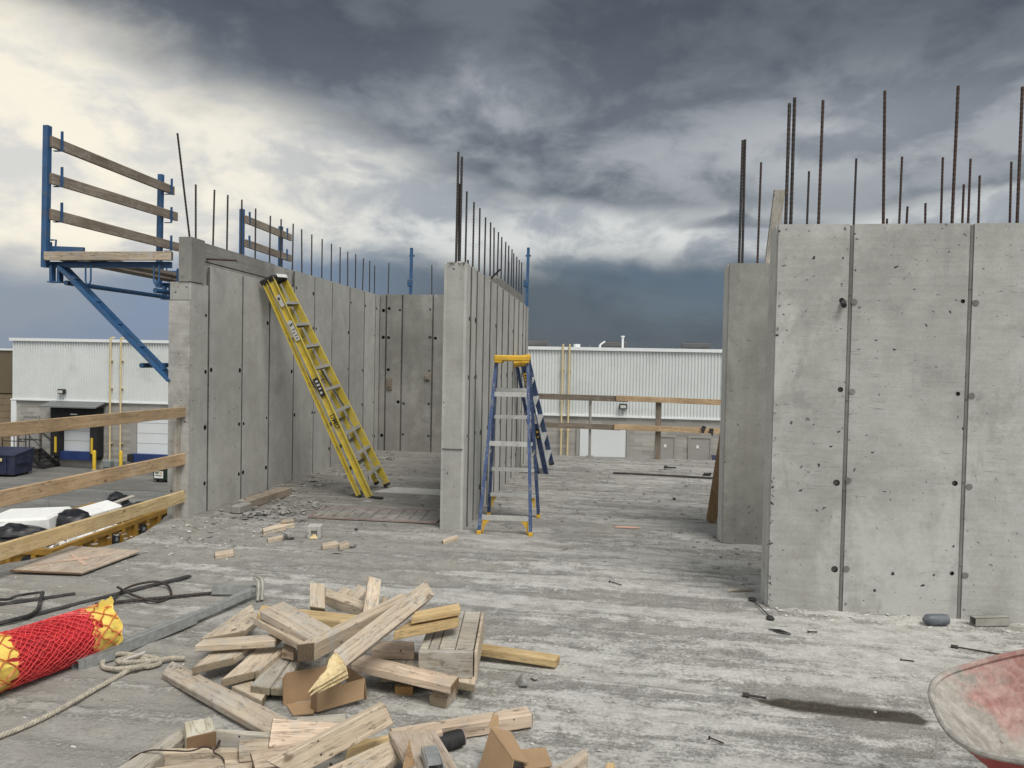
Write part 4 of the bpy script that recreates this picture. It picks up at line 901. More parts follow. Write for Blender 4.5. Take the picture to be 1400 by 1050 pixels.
# ------------------------------------------------------------------ timber heap
LUMBER = [
    ([(-2.18, 3.685, 0.13), (-2.012, 3.839, 0.13), (-2.016, 4.027, 0.13), (-2.196, 4.287, 0.13)], 0.038, 'w', 'pale board with slanted front end at left of the heap, above the tan-ended board'),
    ([(-2.106, 3.504, 0.17), (-2.108, 3.59, 0.17), (-1.731, 3.751, 0.17), (-1.728, 3.643, 0.17)], 0.038, 'w', 'short board with an orange-tan cut right end at the left side of the heap'),
    ([(-2.041, 3.373, 0.11), (-1.899, 3.534, 0.11), (-1.882, 3.741, 0.11), (-2.057, 3.693, 0.11)], 0.038, 'w', 'slant-cut board pointing left under the tan-ended board'),
    ([(-1.851, 3.314, 0.09), (-1.738, 3.433, 0.09), (-1.753, 3.735, 0.09), (-1.868, 3.728, 0.09)], 0.038, 'w', 'wide slant-cut board beside a narrow strip, left of the upright cardboard'),
    ([(-1.728, 3.419, 0.1), (-1.706, 3.432, 0.1), (-1.706, 3.695, 0.1), (-1.741, 3.711, 0.1)], 0.07, 'w', 'narrow strip of wood lying along the right edge of a wide slant-cut board'),
    ([(-1.698, 3.315, 0.075), (-1.596, 3.3, 0.075), (-1.647, 3.675, 0.075), (-1.744, 3.687, 0.075)], 0.038, 'g', 'left of two flat boards side by side just left of the upright cardboard'),
    ([(-1.593, 3.307, 0.075), (-1.514, 3.309, 0.075), (-1.601, 3.664, 0.075), (-1.642, 3.676, 0.075)], 0.038, 'g', 'right of two flat boards side by side, touching the upright cardboard'),
    ([(-1.824, 3.361, 0.04), (-1.762, 3.45, 0.04), (-1.622, 3.332, 0.04), (-1.606, 3.248, 0.04)], 0.038, 'w', 'short flat offcut on the slab behind the long stained plank'),
    ([(-2.24, 3.43, 0.045), (-2.267, 3.561, 0.055), (-1.351, 2.985, 0.1), (-1.41, 2.92, 0.06)], 0.036, 's', 'long mortar-stained plank reaching left from the heap towards the rope'),
    ([(-1.895, 3.785, 0.27), (-1.831, 3.964, 0.27), (-1.398, 3.611, 0.27), (-1.473, 3.491, 0.25)], 0.04, 's', 'wide flat board whitened with mortar on top of the heap, left of the square timber'),
    ([(-1.941, 3.81, 0.222), (-1.937, 3.922, 0.222), (-1.421, 3.516, 0.222), (-1.48, 3.456, 0.222)], 0.038, 'w', 'board directly under the wide mortar-whitened board'),
    ([(-1.44, 3.261, 0.31), (-1.367, 3.302, 0.31), (-1.042, 3.936, 0.37), (-1.137, 3.917, 0.37)], 0.089, 't', 'thick square timber with dark end facing the front, on top of the heap'),
    ([(-1.9, 3.778, 0.26), (-1.94, 3.908, 0.26), (-1.304, 3.846, 0.26), (-1.335, 3.746, 0.26)], 0.05, 'f', 'yellowish board crossing behind the square timber at the back of the heap'),
    ([(-1.677, 3.958, 0.25), (-1.582, 3.945, 0.25), (-1.662, 4.14, 0.33), (-1.758, 4.15, 0.33)], 0.038, 'w', 'pale board end sticking up at the back of the heap, leftmost of two'),
    ([(-1.68, 4.196, 0.24), (-1.732, 4.344, 0.24), (-1.402, 4.13, 0.24), (-1.382, 4.022, 0.24)], 0.06, 'w', 'short timber slanting down to the right between the two upright ends'),
    ([(-1.298, 3.788, 0.3), (-1.243, 3.884, 0.3), (-1.313, 4.139, 0.38), (-1.406, 4.187, 0.38)], 0.055, 'w', 'rough bark-edged end sticking up highest at the back of the heap'),
    ([(-1.607, 4.318, 0.2), (-1.505, 4.277, 0.2), (-1.516, 4.483, 0.2), (-1.601, 4.584, 0.2)], 0.05, 'w', 'stub of timber behind the rough bark-edged end'),
    ([(-1.768, 4.6, 0.12), (-1.7, 4.566, 0.12), (-1.703, 4.726, 0.12), (-1.778, 4.761, 0.12)], 0.05, 'w', 'rearmost small offcut behind the short slanting timber'),
    ([(-0.979, 3.592, 0.36), (-0.984, 3.681, 0.36), (-0.785, 3.86, 0.36), (-0.759, 3.773, 0.36)], 0.036, 'f', 'upper of two yellow sticks pointing right from the heap'),
    ([(-1.046, 3.51, 0.31), (-1.013, 3.687, 0.31), (-0.778, 3.813, 0.31), (-0.763, 3.741, 0.31)], 0.042, 'f', 'lower of two yellow sticks resting on the nailed bundle'),
    ([(-0.7, 3.976, 0.075), (-0.707, 4.057, 0.075), (-0.243, 4.031, 0.05), (-0.261, 3.946, 0.05)], 0.042, 'f', 'clean yellow timber sticking out right from under the nailed bundle'),
    ([(-1.267, 3.522, 0.13), (-1.243, 3.64, 0.13), (-0.698, 3.467, 0.13), (-0.713, 3.353, 0.13)], 0.04, 'p', 'pinkish board slanting down right in front of the nailed bundle'),
    ([(-0.835, 3.42, 0.05), (-0.746, 3.396, 0.05), (-0.721, 3.564, 0.05), (-0.794, 3.639, 0.05)], 0.05, 'w', 'stub lying on the slab under the end of the pinkish slanting board'),
    ([(-1.117, 3.521, 0.086), (-0.916, 3.558, 0.086), (-0.991, 3.841, 0.086), (-1.188, 3.804, 0.086)], 0.038, 'g', 'grey flat board under the pinkish slanting board'),
    ([(-1.029, 3.494, 0.045), (-0.938, 3.503, 0.045), (-0.973, 3.645, 0.045), (-1.051, 3.631, 0.045)], 0.045, 'o', 'orange-ended block peeking out beneath the grey flat board'),
    ([(-0.717, 3.51, 0.085), (-0.626, 3.492, 0.085), (-0.66, 3.736, 0.085), (-0.743, 3.721, 0.085)], 0.04, 'w', 'board end showing under the right corner of the nailed bundle'),
    ([(-1.22, 3.689, 0.14), (-1.202, 3.817, 0.14), (-1.032, 3.839, 0.14), (-0.99, 3.717, 0.14)], 0.05, 'p', 'brown offcut in the gap left of the nailed bundle'),
    ([(-0.876, 2.988, 0.07), (-0.913, 3.032, 0.07), (-0.353, 3.347, 0.07), (-0.314, 3.274, 0.07)], 0.065, 'p', 'timber with knots lying alone to the right, touching the black spray can'),
    ([(-1.115, 2.532, 0.12), (-1.187, 2.462, 0.2), (-0.875, 2.841, 0.27), (-0.846, 2.873, 0.17)], 0.038, 'w', 'long cracked plank rising to the right across the front of the heap'),
    ([(-0.851, 2.538, 0.12), (-1.048, 2.583, 0.12), (-0.842, 2.87, 0.12), (-0.793, 2.802, 0.1)], 0.038, 'w', 'board under the long cracked plank at the bottom edge of the picture'),
    ([(-1.338, 2.766, 0.09), (-1.366, 2.858, 0.16), (-1.044, 2.912, 0.14), (-1.054, 2.856, 0.09)], 0.04, 'p', 'wide pinkish board with a large knot hole at the front of the heap'),
    ([(-1.319, 2.619, 0.08), (-1.355, 2.647, 0.13), (-1.165, 2.782, 0.13), (-1.116, 2.717, 0.08)], 0.038, 'p', 'board with dark cut left end below the wide knotted board'),
    ([(-1.666, 2.72, 0.12), (-1.58, 2.795, 0.12), (-1.665, 2.899, 0.12), (-1.75, 2.841, 0.12)], 0.1, 'c', 'square post offcut with pale chalky top, nearest the bent tie wire'),
    ([(-1.605, 2.825, 0.1), (-1.609, 2.849, 0.1), (-1.365, 2.861, 0.1), (-1.357, 2.832, 0.1)], 0.09, 'g', 'grey board on edge right of the square post offcut'),
    ([(-1.754, 2.676, 0.075), (-1.755, 2.716, 0.075), (-1.466, 2.772, 0.075), (-1.452, 2.74, 0.075)], 0.065, 'w', 'narrow timber with tie wire lying across it'),
    ([(-1.643, 2.464, 0.085), (-1.699, 2.565, 0.085), (-1.483, 2.677, 0.085), (-1.405, 2.564, 0.085)], 0.038, 'w', 'board cut off by the bottom edge below the tie wire'),
    ([(-1.72, 2.499, 0.08), (-1.847, 2.517, 0.08), (-1.78, 2.879, 0.08), (-1.749, 2.854, 0.06)], 0.045, 'g', 'grey stake leaning from the bottom edge up to the square post offcut'),
    ([(-1.432, 2.702, 0.1), (-1.472, 2.781, 0.1), (-1.355, 2.814, 0.1), (-1.326, 2.743, 0.1)], 0.05, 'w', 'small block wedged left of the wide knotted board'),
    ([(-0.136, 2.85, 0.05), (-0.23, 2.834, 0.05), (-0.071, 3.057, 0.05), (-0.057, 3.007, 0.05)], 0.05, 's', 'splintery timber end at the bottom edge right of the cardboard'),
    ([(0.01, 2.904, 0.04), (0.056, 2.912, 0.04), (0.051, 2.982, 0.04), (0.018, 2.976, 0.04)], 0.04, 'f', 'tiny yellow block at the bottom edge, rightmost wood piece in front'),
    ([(-1.025, 2.779, 0.055), (-1.052, 2.919, 0.055), (-0.867, 3.045, 0.055), (-0.827, 2.952, 0.055)], 0.038, 'f', 'flat yellowish slat under the plywood and the cracked plank'),
    ([(-1.335, 3.025, 0.05), (-1.369, 3.1, 0.05), (-1.162, 3.172, 0.05), (-1.123, 3.076, 0.05)], 0.05, 'g', 'grey-green block behind the wide knotted board, under the cardboard'),
    ([(-1.683, 3.618, 0.13), (-1.711, 3.705, 0.13), (-1.633, 3.678, 0.13), (-1.603, 3.593, 0.13)], 0.04, 'o', 'small tan-ended block under the right end of the tan-ended board'),
    ([(-1.27, 4.009, 0.27), (-1.23, 3.992, 0.27), (-1.273, 4.157, 0.27), (-1.319, 4.176, 0.27)], 0.05, 'w', 'small stub right of the rough bark-edged end at the back of the heap'),
    ([(-1.908, 3.62, 0.05), (-1.856, 3.679, 0.05), (-1.846, 3.848, 0.05), (-1.914, 3.879, 0.05)], 0.038, 'g', 'lowest grey board glimpsed under the slant-cut boards'),
    ([(-0.906, 3.75, 0.045), (-0.712, 3.767, 0.045), (-0.729, 3.851, 0.045), (-0.919, 3.836, 0.045)], 0.04, 'w', 'bottom board under the nailed bundle'),
    ([(-1.49, 2.663, 0.045), (-1.515, 2.724, 0.045), (-1.4, 2.755, 0.045), (-1.361, 2.685, 0.045)], 0.04, 'w', 'low scrap in the gap left of the board with dark cut end'),
    ([(-1.838, 2.839, 0.035), (-1.838, 2.876, 0.035), (-1.747, 2.854, 0.035), (-1.735, 2.808, 0.035)], 0.03, 'g', 'short grey scrap under the square post offcut'),
    ([(-0.787, 2.895, 0.1), (-0.806, 2.941, 0.1), (-0.697, 3.036, 0.1), (-0.668, 2.996, 0.1)], 0.03, 'p', 'thin slat lying across the lone knotted timber behind the plywood scrap'),
    ([(-3.214, 6.488, 0.045), (-3.284, 6.599, 0.045), (-3.15, 6.969, 0.045), (-3.065, 6.849, 0.045)], 0.045, 'w', 'pale timber scrap lying in front of the rubble heap by the left wall'),
    ([(-3.179, 6.783, 0.075), (-3.21, 6.881, 0.075), (-3.142, 6.969, 0.075), (-3.084, 6.875, 0.075)], 0.03, 'w', 'small pale scrap on top of the longer pale scrap'),
    ([(-3.045, 6.234, 0.03), (-3.09, 6.311, 0.03), (-3.006, 6.448, 0.03), (-2.955, 6.37, 0.03)], 0.03, 'w', 'brown splinter left of the round concrete lump'),
    ([(-2.468, 6.093, 0.035), (-2.515, 6.191, 0.035), (-2.429, 6.321, 0.035), (-2.365, 6.224, 0.035)], 0.035, 'w', 'left of two crossed pale scraps right of the concrete cube'),
    ([(-2.312, 6.087, 0.045), (-2.356, 6.184, 0.045), (-2.335, 6.328, 0.045), (-2.263, 6.205, 0.045)], 0.04, 'w', 'right of two crossed pale scraps right of the concrete cube'),
    ([(-1.481, 6.495, 0.03), (-1.516, 6.588, 0.03), (-1.424, 6.803, 0.03), (-1.385, 6.72, 0.03)], 0.03, 'w', 'small pale scrap at the foot of the middle wall end'),
    ([(-3.209, 5.632, 0.035), (-3.271, 5.728, 0.035), (-3.167, 5.85, 0.035), (-3.107, 5.751, 0.035)], 0.035, 'w', 'pale scrap alone on the slab behind the flat steel bar')]
for qd, t_, m_, lb in LUMBER:
    small = max((Vector(qd[0]) - Vector(qd[2])).length, 0) < .2
    lumber('timber_offcut' if small else 'timber_board', qd, t_, m_, lb, 'timber', 'loose timber on the slab')
# long square timber with a splintered end
t_ = thing('broken_timber', 'long timber with a bright splintered lower end lying across the heap', 'timber', (-1.2, 3.13, .29), 0, 'loose timber on the slab')
qd = [(-1.18, 3.099, .262), (-1.222, 3.166, .335), (-.968, 3.85, .475), (-.915, 3.83, .405)]
A = (Vector(qd[0]) + Vector(qd[1])) / 2; B = (Vector(qd[2]) + Vector(qd[3])) / 2; ax = (B - A).normalized()
yv = (Vector(qd[1]) - Vector(qd[0])); yv = (yv - ax * yv.dot(ax)).normalized(); nv_ = ax.cross(yv)
if nv_.y > 0: nv_ = -nv_
o = lumber('timber_body', qd, .085, 's', '', parent=t_); o.matrix_world = Matrix.Translation(-t_.location) @ o.matrix_world
mb = MB()
for k in range(13):
    f = (k % 5) / 4 - .5; d_ = (k // 5) / 2 - .5; L_ = rnd.uniform(.03, .06) + (.14 if k in (0, 1, 6) else .085 if k in (5, 2, 10) else 0)
    c0 = A - Vector((0, 0, .035)) + yv * f * .058 + Vector((0, .012, -.028)) * d_ * 1.6 + ax * .04
    tip = c0 - ax * (L_ + .04) - yv * (f * .055 + .018) * (L_ / .12) + yv * rnd.uniform(-.006, .006)
    w = rnd.uniform(.018, .026)
    pts = [c0 + yv * w, c0 - yv * w, c0 + Vector((0, 0, w)), c0 - Vector((0, 0, w)), tip, c0 + (tip - c0) * .55 + yv * w * .7 + Vector((0, 0, w * .5)), c0 + (tip - c0) * .5 - yv * w * .6]
    mb.hull([x - t_.location for x in pts])
mb.build('splintered_end', 'splinter', t_)
# nailed bundle of boards
cr = thing('nailed_bundle', 'grey bundle of short boards nailed side by side with a front cleat', 'timber', (-.812, 3.85, .09), R(6.5))
sr = Vector((-.80, 3.84, .09)); ca, sa = math.cos(R(5)), math.sin(R(5))
edges = [-.142, -.098, -.048, .036, .128]
for k in range(4):
    x0, x1 = edges[k] + .002, edges[k + 1] - .002; L0 = rnd.uniform(-.005, .012)
    mb = MB(); mb.cbox(((x0 + x1) / 2, .012 + L0, .065), (x1 - x0, .57, .125 + rnd.uniform(-.004, .004)), .003, Matrix.Rotation(rnd.uniform(-.006, .006), 3, 'Z')); o = mb.build('board', 'wood_g', cr)
mb = MB(); mb.cbox((-.008, -.295, .06), (.272, .036, .13), .003); mb.build('end_cleat', 'wood_g', cr)
mb = MB(); mb.cbox((.141, .0, .05), (.016, .58, .15), .003); mb.build('side_board', 'wood_w', cr)
# plywood scrap, splinter and steel channel near the bottom edge
o = lumber('plywood_scrap', [(-.693, 2.58, .15), (-.508, 2.611, .15), (-.682, 2.905, .15), (-.867, 2.86, .15)], .03, 'ply', 'pale plywood scrap with layered edge beside the black spray can', 'plywood')
mb = MB(); mb.hull([(-.73, 2.52, .10), (-.66, 2.55, .10), (-.70, 2.60, .06), (-.735, 2.70, .21), (-.69, 2.62, .15)])
tag(mb.build('wood_splinter', 'wood_brown'), 'upright dark splinter of wood in front of the plywood scrap', 'splinter')
mb = MB(); d = Vector((-.075, .175, 0)).normalized()
mb.prof((-.585, 2.53, .178), (-.655, 2.69, .178), [(-.03, -.015), (.03, -.015), (.03, .02), (.026, .02), (.026, -.011), (-.026, -.011), (-.026, .02), (-.03, .02)]); mb.prof((-.60, 2.56, .20), (-.648, 2.675, .20), [(-.024, -.004), (.024, -.004), (.024, .004), (-.024, .004)])
tag(mb.build('steel_channel', 'galvanised'), 'short galvanised steel channel lying on the plywood scrap', 'channel')
mb = MB()
for k in range(3): mb.hull([(-1.02 + .05 * k + rnd.uniform(-.03, .03), 2.66 + .05 * k + rnd.uniform(-.03, .03), .075 + rnd.uniform(0, .035)) for _ in range(7)])
tag(mb.build('plastic_scrap', 'rubber'), 'crumpled black plastic scrap between the cracked plank and the board below it', 'plastic')
# black spray can
cn = thing('spray_can', 'black cylindrical can lying between the plywood and the lone timber', 'can', (-.64, 3.03, .045))
d = Vector((.06, .047, 0)).normalized()
mb = MB(); mb.tube([d * -.16, d * .035, d * .05], [.036, .036, .033], 16); mb.build('can_body', 'ink', cn, True)
for k in range(5): mb = MB(); mb.tube([d * (-.02 + .012 * k), d * (-.016 + .012 * k)], .0372, 16); mb.build('rib', 'rubber', cn, True)
mb = MB(); mb.tube([d * .05, d * .056], [.034, .034], 16); mb.build('rim', 'pink_frame', cn, True)

# cardboard boxes
def card(mb_, pts, t_=.005):
    P_ = [Vector(x) for x in pts]; n = (P_[1] - P_[0]).cross(P_[2] - P_[0]).normalized() * t_; k = len(P_)
    mb_.add([x for x in P_] + [x - n for x in P_], [tuple(range(k)), tuple(range(2 * k - 1, k - 1, -1))] + [(i_, (i_ + 1) % k, k + (i_ + 1) % k, k + i_) for i_ in range(k)])
cb = thing('cardboard_box', 'torn open brown cardboard box under the splintered timber end', 'box', (-1.3, 3.3, 0))
o_ = Vector((-1.3, 3.3, 0)); W_ = lambda *pts: [Vector(x) - o_ for x in pts]
for nm, pts, m_ in [('front_panel', W_((-1.324, 3.234, .012), (-1.145, 3.365, .03), (-1.15, 3.39, .12), (-1.33, 3.245, .108)), 'card'),
                    ('back_panel', W_((-1.509, 3.306, 0), (-1.30, 3.45, 0), (-1.29, 3.46, .155), (-1.515, 3.31, .15)), 'card'),
                    ('side_panel', W_((-1.133, 3.382, .02), (-1.27, 3.46, .0), (-1.265, 3.47, .135), (-1.15, 3.395, .12)), 'card_in'),
                    ('edge_flap', W_((-1.324, 3.236, .012), (-1.37, 3.275, 0), (-1.372, 3.285, .105), (-1.332, 3.248, .108)), 'card_in'),
                    ('left_flap', W_((-1.509, 3.304, 0), (-1.520, 3.29, .0), (-1.524, 3.285, .135), (-1.517, 3.308, .15)), 'card'),
                    ('floor_flap', W_((-1.509, 3.30, .004), (-1.43, 3.20, .006), (-1.34, 3.225, .01), (-1.37, 3.36, .008)), 'card')]:
    mb = MB(); card(mb, pts); mb.build(nm, m_, cb)
cb2 = thing('cardboard_box', 'crumpled cardboard piece at the bottom edge right of the spray can', 'box', (-.4, 2.9, 0)); o_ = Vector((-.4, 2.9, 0))
for nm, pts, m_ in [('left_panel', W_((-.50, 2.90, 0), (-.36, 2.80, 0), (-.345, 2.82, .10), (-.455, 2.93, .165)), 'card'),
                    ('top_panel', W_((-.455, 2.93, .168), (-.345, 2.82, .103), (-.29, 2.88, .06), (-.38, 3.0, .12)), 'card'),
                    ('torn_tip', W_((-.465, 2.935, .165), (-.425, 2.955, .158), (-.43, 2.97, .20), (-.45, 2.965, .205)), 'card'),
                    ('right_flap', W_((-.36, 2.98, .05), (-.24, 3.08, .02), (-.20, 2.94, .02), (-.30, 2.86, .04)), 'card')]:
    mb = MB(); card(mb, pts); mb.build(nm, m_, cb2)

# tie wire on the timber
wp = [(-1.857, 2.611, .02), (-1.863, 2.655, .05), (-1.788, 2.657, .09), (-1.703, 2.655, .10), (-1.621, 2.674, .095), (-1.577, 2.705, .10), (-1.531, 2.696, .10), (-1.532, 2.736, .115), (-1.515, 2.70, .11), (-1.523, 2.676, .10), (-1.463, 2.645, .09), (-1.45, 2.6, .06), (-1.48, 2.58, .03)]
mb = MB(); mb.tube(catmull(wp, 5), .0032, 6); tag(mb.build('tie_wire', 'wire', None, True), 'bent rusty tie wire draped over the narrow timber', 'wire')

# ------------------------------------------------------------------ roll of safety netting
d = Vector((-2.794 + 2.951, 3.669 - 3.203, 0)).normalized(); e1 = Vector((-2.775, 3.70, .142)); RR = .132
rl = thing('netting_roll', 'roll of red plastic safety netting wrapped over yellow sheet at the left edge', 'netting roll', e1)
sdv = d.cross(ZZ).normalized(); LN = 1.25
def cyl(t_, th, r_): return -d * t_ + (sdv * math.cos(th) + ZZ * math.sin(th)) * r_
mb = MB(); n = 40; sg = 44; vs = []; fs = []
for i in range(n + 1):
    for k in range(sg):
        th = 2 * math.pi * k / sg; t_ = .05 + (LN - .1) * i / n
        vs.append(cyl(t_, th, RR * .94 + noise.noise(Vector((t_ * 9, math.cos(th) * 2, math.sin(th) * 2))) * .008))
for i in range(n):
    for k in range(sg): fs.append((i * sg + k, i * sg + (k + 1) % sg, (i + 1) * sg + (k + 1) % sg, (i + 1) * sg + k))
fs += [tuple(range(sg)), tuple(n * sg + k for k in range(sg))]
mb.add(vs, fs); mb.build('rolled_core', 'red_core', rl, True)
for t0, t1, sd_ in ((-.02, .125, 3), (.51, .84, 5)):        # crinkled yellow sleeves
    mb = MB(); n = 14; sg = 60; vs = []; fs = []
    for i in range(n + 1):
        for k in range(sg):
            th = 2 * math.pi * k / sg; f = i / n
            rag = noise.noise(Vector((math.cos(th) * 2.4, math.sin(th) * 2.4, sd_))) * .045 * (1 if f > .5 else -.6)
            t_ = t0 + (t1 - t0) * f + rag * abs(f - .5) * 2
            r_ = RR * .975 + noise.noise(Vector((t_ * 16, math.cos(th) * 4, math.sin(th) * 4 + sd_))) * .014 + (.012 if i == 0 and sd_ == 3 else 0)
            vs.append(cyl(t_, th, r_))
    for i in range(n):
        for k in range(sg): fs.append((i * sg + k, i * sg + (k + 1) % sg, (i + 1) * sg + (k + 1) % sg, (i + 1) * sg + k))
    if sd_ == 3:
        vs.append(cyl(t0 + .03, 0, 0)); fs += [(k, (k + 1) % sg, len(vs) - 1) for k in range(sg)]
    mb.add(vs, fs); mb.build('yellow_sleeve', 'yellow_sheet', rl, True)
mb = MB(); ff = [cyl(-.03, 1.25, RR), cyl(.05, 1.3, RR), cyl(.045, 1.7, RR), cyl(-.015, 1.75, RR)]; up_ = ZZ * .055 - sdv * .01
fo = [ff[0] - ZZ * .02, ff[1] - ZZ * .02, ff[1].lerp(ff[0], .12) + up_ * .6, ff[1].lerp(ff[0], .35) + up_ * .85, ff[1].lerp(ff[0], .55) + up_ * .62, ff[0] + up_ * .95, ff[0] + up_ * .4 + d * .012]
mb.add(fo + [x - sdv * .005 + d * .004 for x in fo], [tuple(range(7)), tuple(range(13, 6, -1))] + [(i, (i + 1) % 7, 7 + (i + 1) % 7, 7 + i) for i in range(7)])
mb.build('sheet_flap', 'yellow_sheet', rl)
def net_strands(mb_, cnt, hand, t0, t1, r_, rad, tw=3.2, seed=0):
    rg = random.Random(seed)
    for k in range(cnt):
        th0 = 2 * math.pi * k / cnt; pts = []; n = int((t1 - t0) / .022)
        for i in range(n + 1):
            t_ = t0 + (t1 - t0) * i / n
            th = th0 + hand * (t_ * tw * 2.2) + .05 * math.sin(t_ * 140 + k * 2.1) + .16 * noise.noise(Vector((t_ * 7, math.cos(th0) * 1.5, math.sin(th0) * 1.5 + hand)))
            pts.append(cyl(t_ + .006 * noise.noise(Vector((k, t_ * 20, seed))), th, r_ + .004 * noise.noise(Vector((t_ * 25, k * .7, seed + 3)))))
        mb_.tube(pts, rad, 4)
mb = MB(); net_strands(mb, 25, 1, .10, .52, RR + .004, .0023, seed=1); net_strands(mb, 25, -1, .10, .52, RR + .0055, .0023, seed=2)
o = mb.build('outer_net', 'red_net', rl); o['kind'] = 'stuff'
mb = MB(); net_strands(mb, 13, 1, .10, .50, RR - .004, .0024, 2.6, seed=5); net_strands(mb, 13, -1, .10, .50, RR - .004, .0024, 2.6, seed=6)
o = mb.build('inner_net', 'red_net', rl); o['kind'] = 'stuff'
mb = MB(); net_strands(mb, 10, 1, -.02, .13, RR + .004, .003, 3.0, seed=8); net_strands(mb, 10, -1, -.02, .13, RR + .006, .003, 3.0, seed=9)
net_strands(mb, 9, 1, .50, .84, RR + .004, .003, 3.0, seed=11); net_strands(mb, 9, -1, .50, .84, RR + .006, .003, 3.0, seed=12)
o = mb.build('orange_net', 'orange_net', rl); o['kind'] = 'stuff'

# ------------------------------------------------------------------ rope
rp = [(-2.75, 2.45), (-2.62, 2.68), (-2.562, 2.782), (-2.52, 2.893), (-2.496, 3.015), (-2.487, 3.167), (-2.477, 3.307), (-2.468, 3.404), (-2.429, 3.493), (-2.373, 3.532), (-2.362, 3.598), (-2.418, 3.65), (-2.525, 3.665), (-2.64, 3.67), (-2.679, 3.621), (-2.657, 3.546), (-2.60, 3.484), (-2.50, 3.455), (-2.42, 3.475), (-2.395, 3.54), (-2.43, 3.60), (-2.52, 3.62), (-2.57, 3.56), (-2.53, 3.51), (-2.45, 3.53), (-2.38, 3.60), (-2.33, 3.66), (-2.27, 3.68)]
rz = [.012] * 8 + [.03, .022] + [.014] * 6 + [.016, .03, .036, .03, .02, .026, .03, .04, .04, .028, .018, .012]
path = catmull([(x_, y_, z_ + .006) for (x_, y_), z_ in zip(rp, rz)], 14)
acc = 0; strands = [[], [], []]
for i, x_ in enumerate(path):
    if i: acc += (path[i] - path[i - 1]).length
    dd = (path[min(i + 1, len(path) - 1)] - path[max(i - 1, 0)]).normalized(); s_ = dd.cross(ZZ).normalized(); u_ = s_.cross(dd)
    for k in range(3):
        th = acc / .052 * 2 * math.pi + k * 2.094
        strands[k].append(x_ + (s_ * math.cos(th) + u_ * math.sin(th)) * .0062)
mb = MB()
for st_ in strands: mb.tube(st_, .0072, 6)
tag(mb.build('rope', 'rope', None, True), 'grey twisted rope knotted beside the netting roll, tail running to the left edge', 'rope')
mb = MB(); mb.cbox((0, 0, 0), (.11, .014, .008), .002); o = mb.build('wood_sliver', 'chip_white'); o.location = (-2.50, 3.585, .052); o.rotation_euler = (0, -.2, R(45)); tag(o, 'white sliver of wood caught in the rope knot', 'splinter')

# ------------------------------------------------------------------ steel on the slab
gv = thing('steel_strut', 'long galvanised steel strut with an angled end plate behind the rope', 'strut', (-2.733, 3.468, 0))
b_ = Vector((-2.733, 3.468, 0)); q1, q2, q3 = Vector((-2.745, 3.455, .035)) - b_, Vector((-2.538, 4.189, .045)) - b_, Vector((-2.409, 4.713, .06)) - b_
BX = [(-.03, -.03), (.03, -.03), (.03, .03), (.0, .03), (.0, .024), (.024, .024), (.024, -.024), (-.024, -.024), (-.024, .024), (-.006, .024), (-.006, .03), (-.03, .03)]
mb = MB(); mb.prof(q1, q2 + (q2 - q1) * .02, BX); mb.build('outer_channel', 'galvanised', gv)
mb = MB(); mb.prof(q2 - (q3 - q2) * .1, q3, [(-.022, -.02), (.022, -.02), (.022, .026), (-.022, .026)]); mb.build('inner_bar', 'galvanised', gv)
mb = MB(); s_ = (q2 - q1).normalized(); mb.box(q1 + s_ * .12 + Vector((.04, -.02, 0)), (.012, .15, .05), Matrix.Rotation(R(-28), 3, 'Z')); mb.build('side_bracket', 'galvanised', gv)
mb = MB(); c_ = q3 + Vector((.01, .02, .02))
mb.tube(catmull([c_ + Vector((.07, -.04, -.065)), c_ + Vector((.055, .0, .02)), c_ + Vector((.03, .03, .055)), c_ + Vector((-.01, .06, .06)), c_ + Vector((-.05, .09, .055))], 6), .013, 8)
mb.tube(catmull([c_ + Vector((.05, -.06, -.065)), c_ + Vector((.035, -.02, .02)), c_ + Vector((.01, .01, .05)), c_ + Vector((-.03, .04, .055))], 6), .011, 8); mb.build('hook_end', 'dusty_alu', gv)
mb = MB(); mb.box(c_ + Vector((-.17, .03, -.03)), (.30, .012, .06), Matrix.Rotation(R(14), 3, 'Z')); mb.box(c_ + Vector((-.02, -.02, -.01)), (.06, .07, .012), Matrix.Rotation(R(14), 3, 'Z')); mb.build('end_plate', 'galvanised', gv)
def flat(name, A, B, w, t_, mat, label, cat):
    mb_ = MB(); mb_.beam(A, B, w, t_); return tag(mb_.build(name, mat), label, cat)
flat('flat_bar', (-3.85, 3.62, .012), (-3.118, 5.12, .014), .042, .012, 'steel_dark', 'long dark flat steel bar running away behind the netting roll', 'steel bar')
flat('flat_bar', (-4.2, 4.05, .012), (-3.64, 4.58, .012), .04, .012, 'steel_dark', 'shorter dark flat bar at the left edge beside the perforated strap', 'steel bar')
mb = MB(); n = 60; mb.tube([Vector((-3.323, 4.361, .03)).lerp(Vector((-2.555, 4.87, .016)), i / n) for i in range(n + 1)], [.010 + (.0015 if i % 2 else 0) for i in range(n + 1)], 8)
tag(mb.build('rebar_rod', 'rebar_dark'), 'straight dark reinforcing rod pointing at the strut end plate', 'rebar')
lp = [(-3.05, 4.02, .016), (-3.145, 4.195, .016), (-3.26, 4.45, .03), (-3.321, 4.612, .035), (-3.306, 4.74, .045), (-3.22, 4.84, .045), (-3.12, 4.83, .03), (-3.03, 4.74, .016), (-2.96, 4.62, .016), (-2.975, 4.53, .016), (-3.03, 4.50, .03), (-3.17, 4.55, .035), (-3.306, 4.61, .05), (-3.38, 4.66, .05)]
mb = MB(); mb.tube(catmull(lp, 6), .0085, 8); tag(mb.build('bent_rebar', 'rebar_dark', None, True), 'dark reinforcing bar bent into a loop lying over the long flat bar', 'rebar')
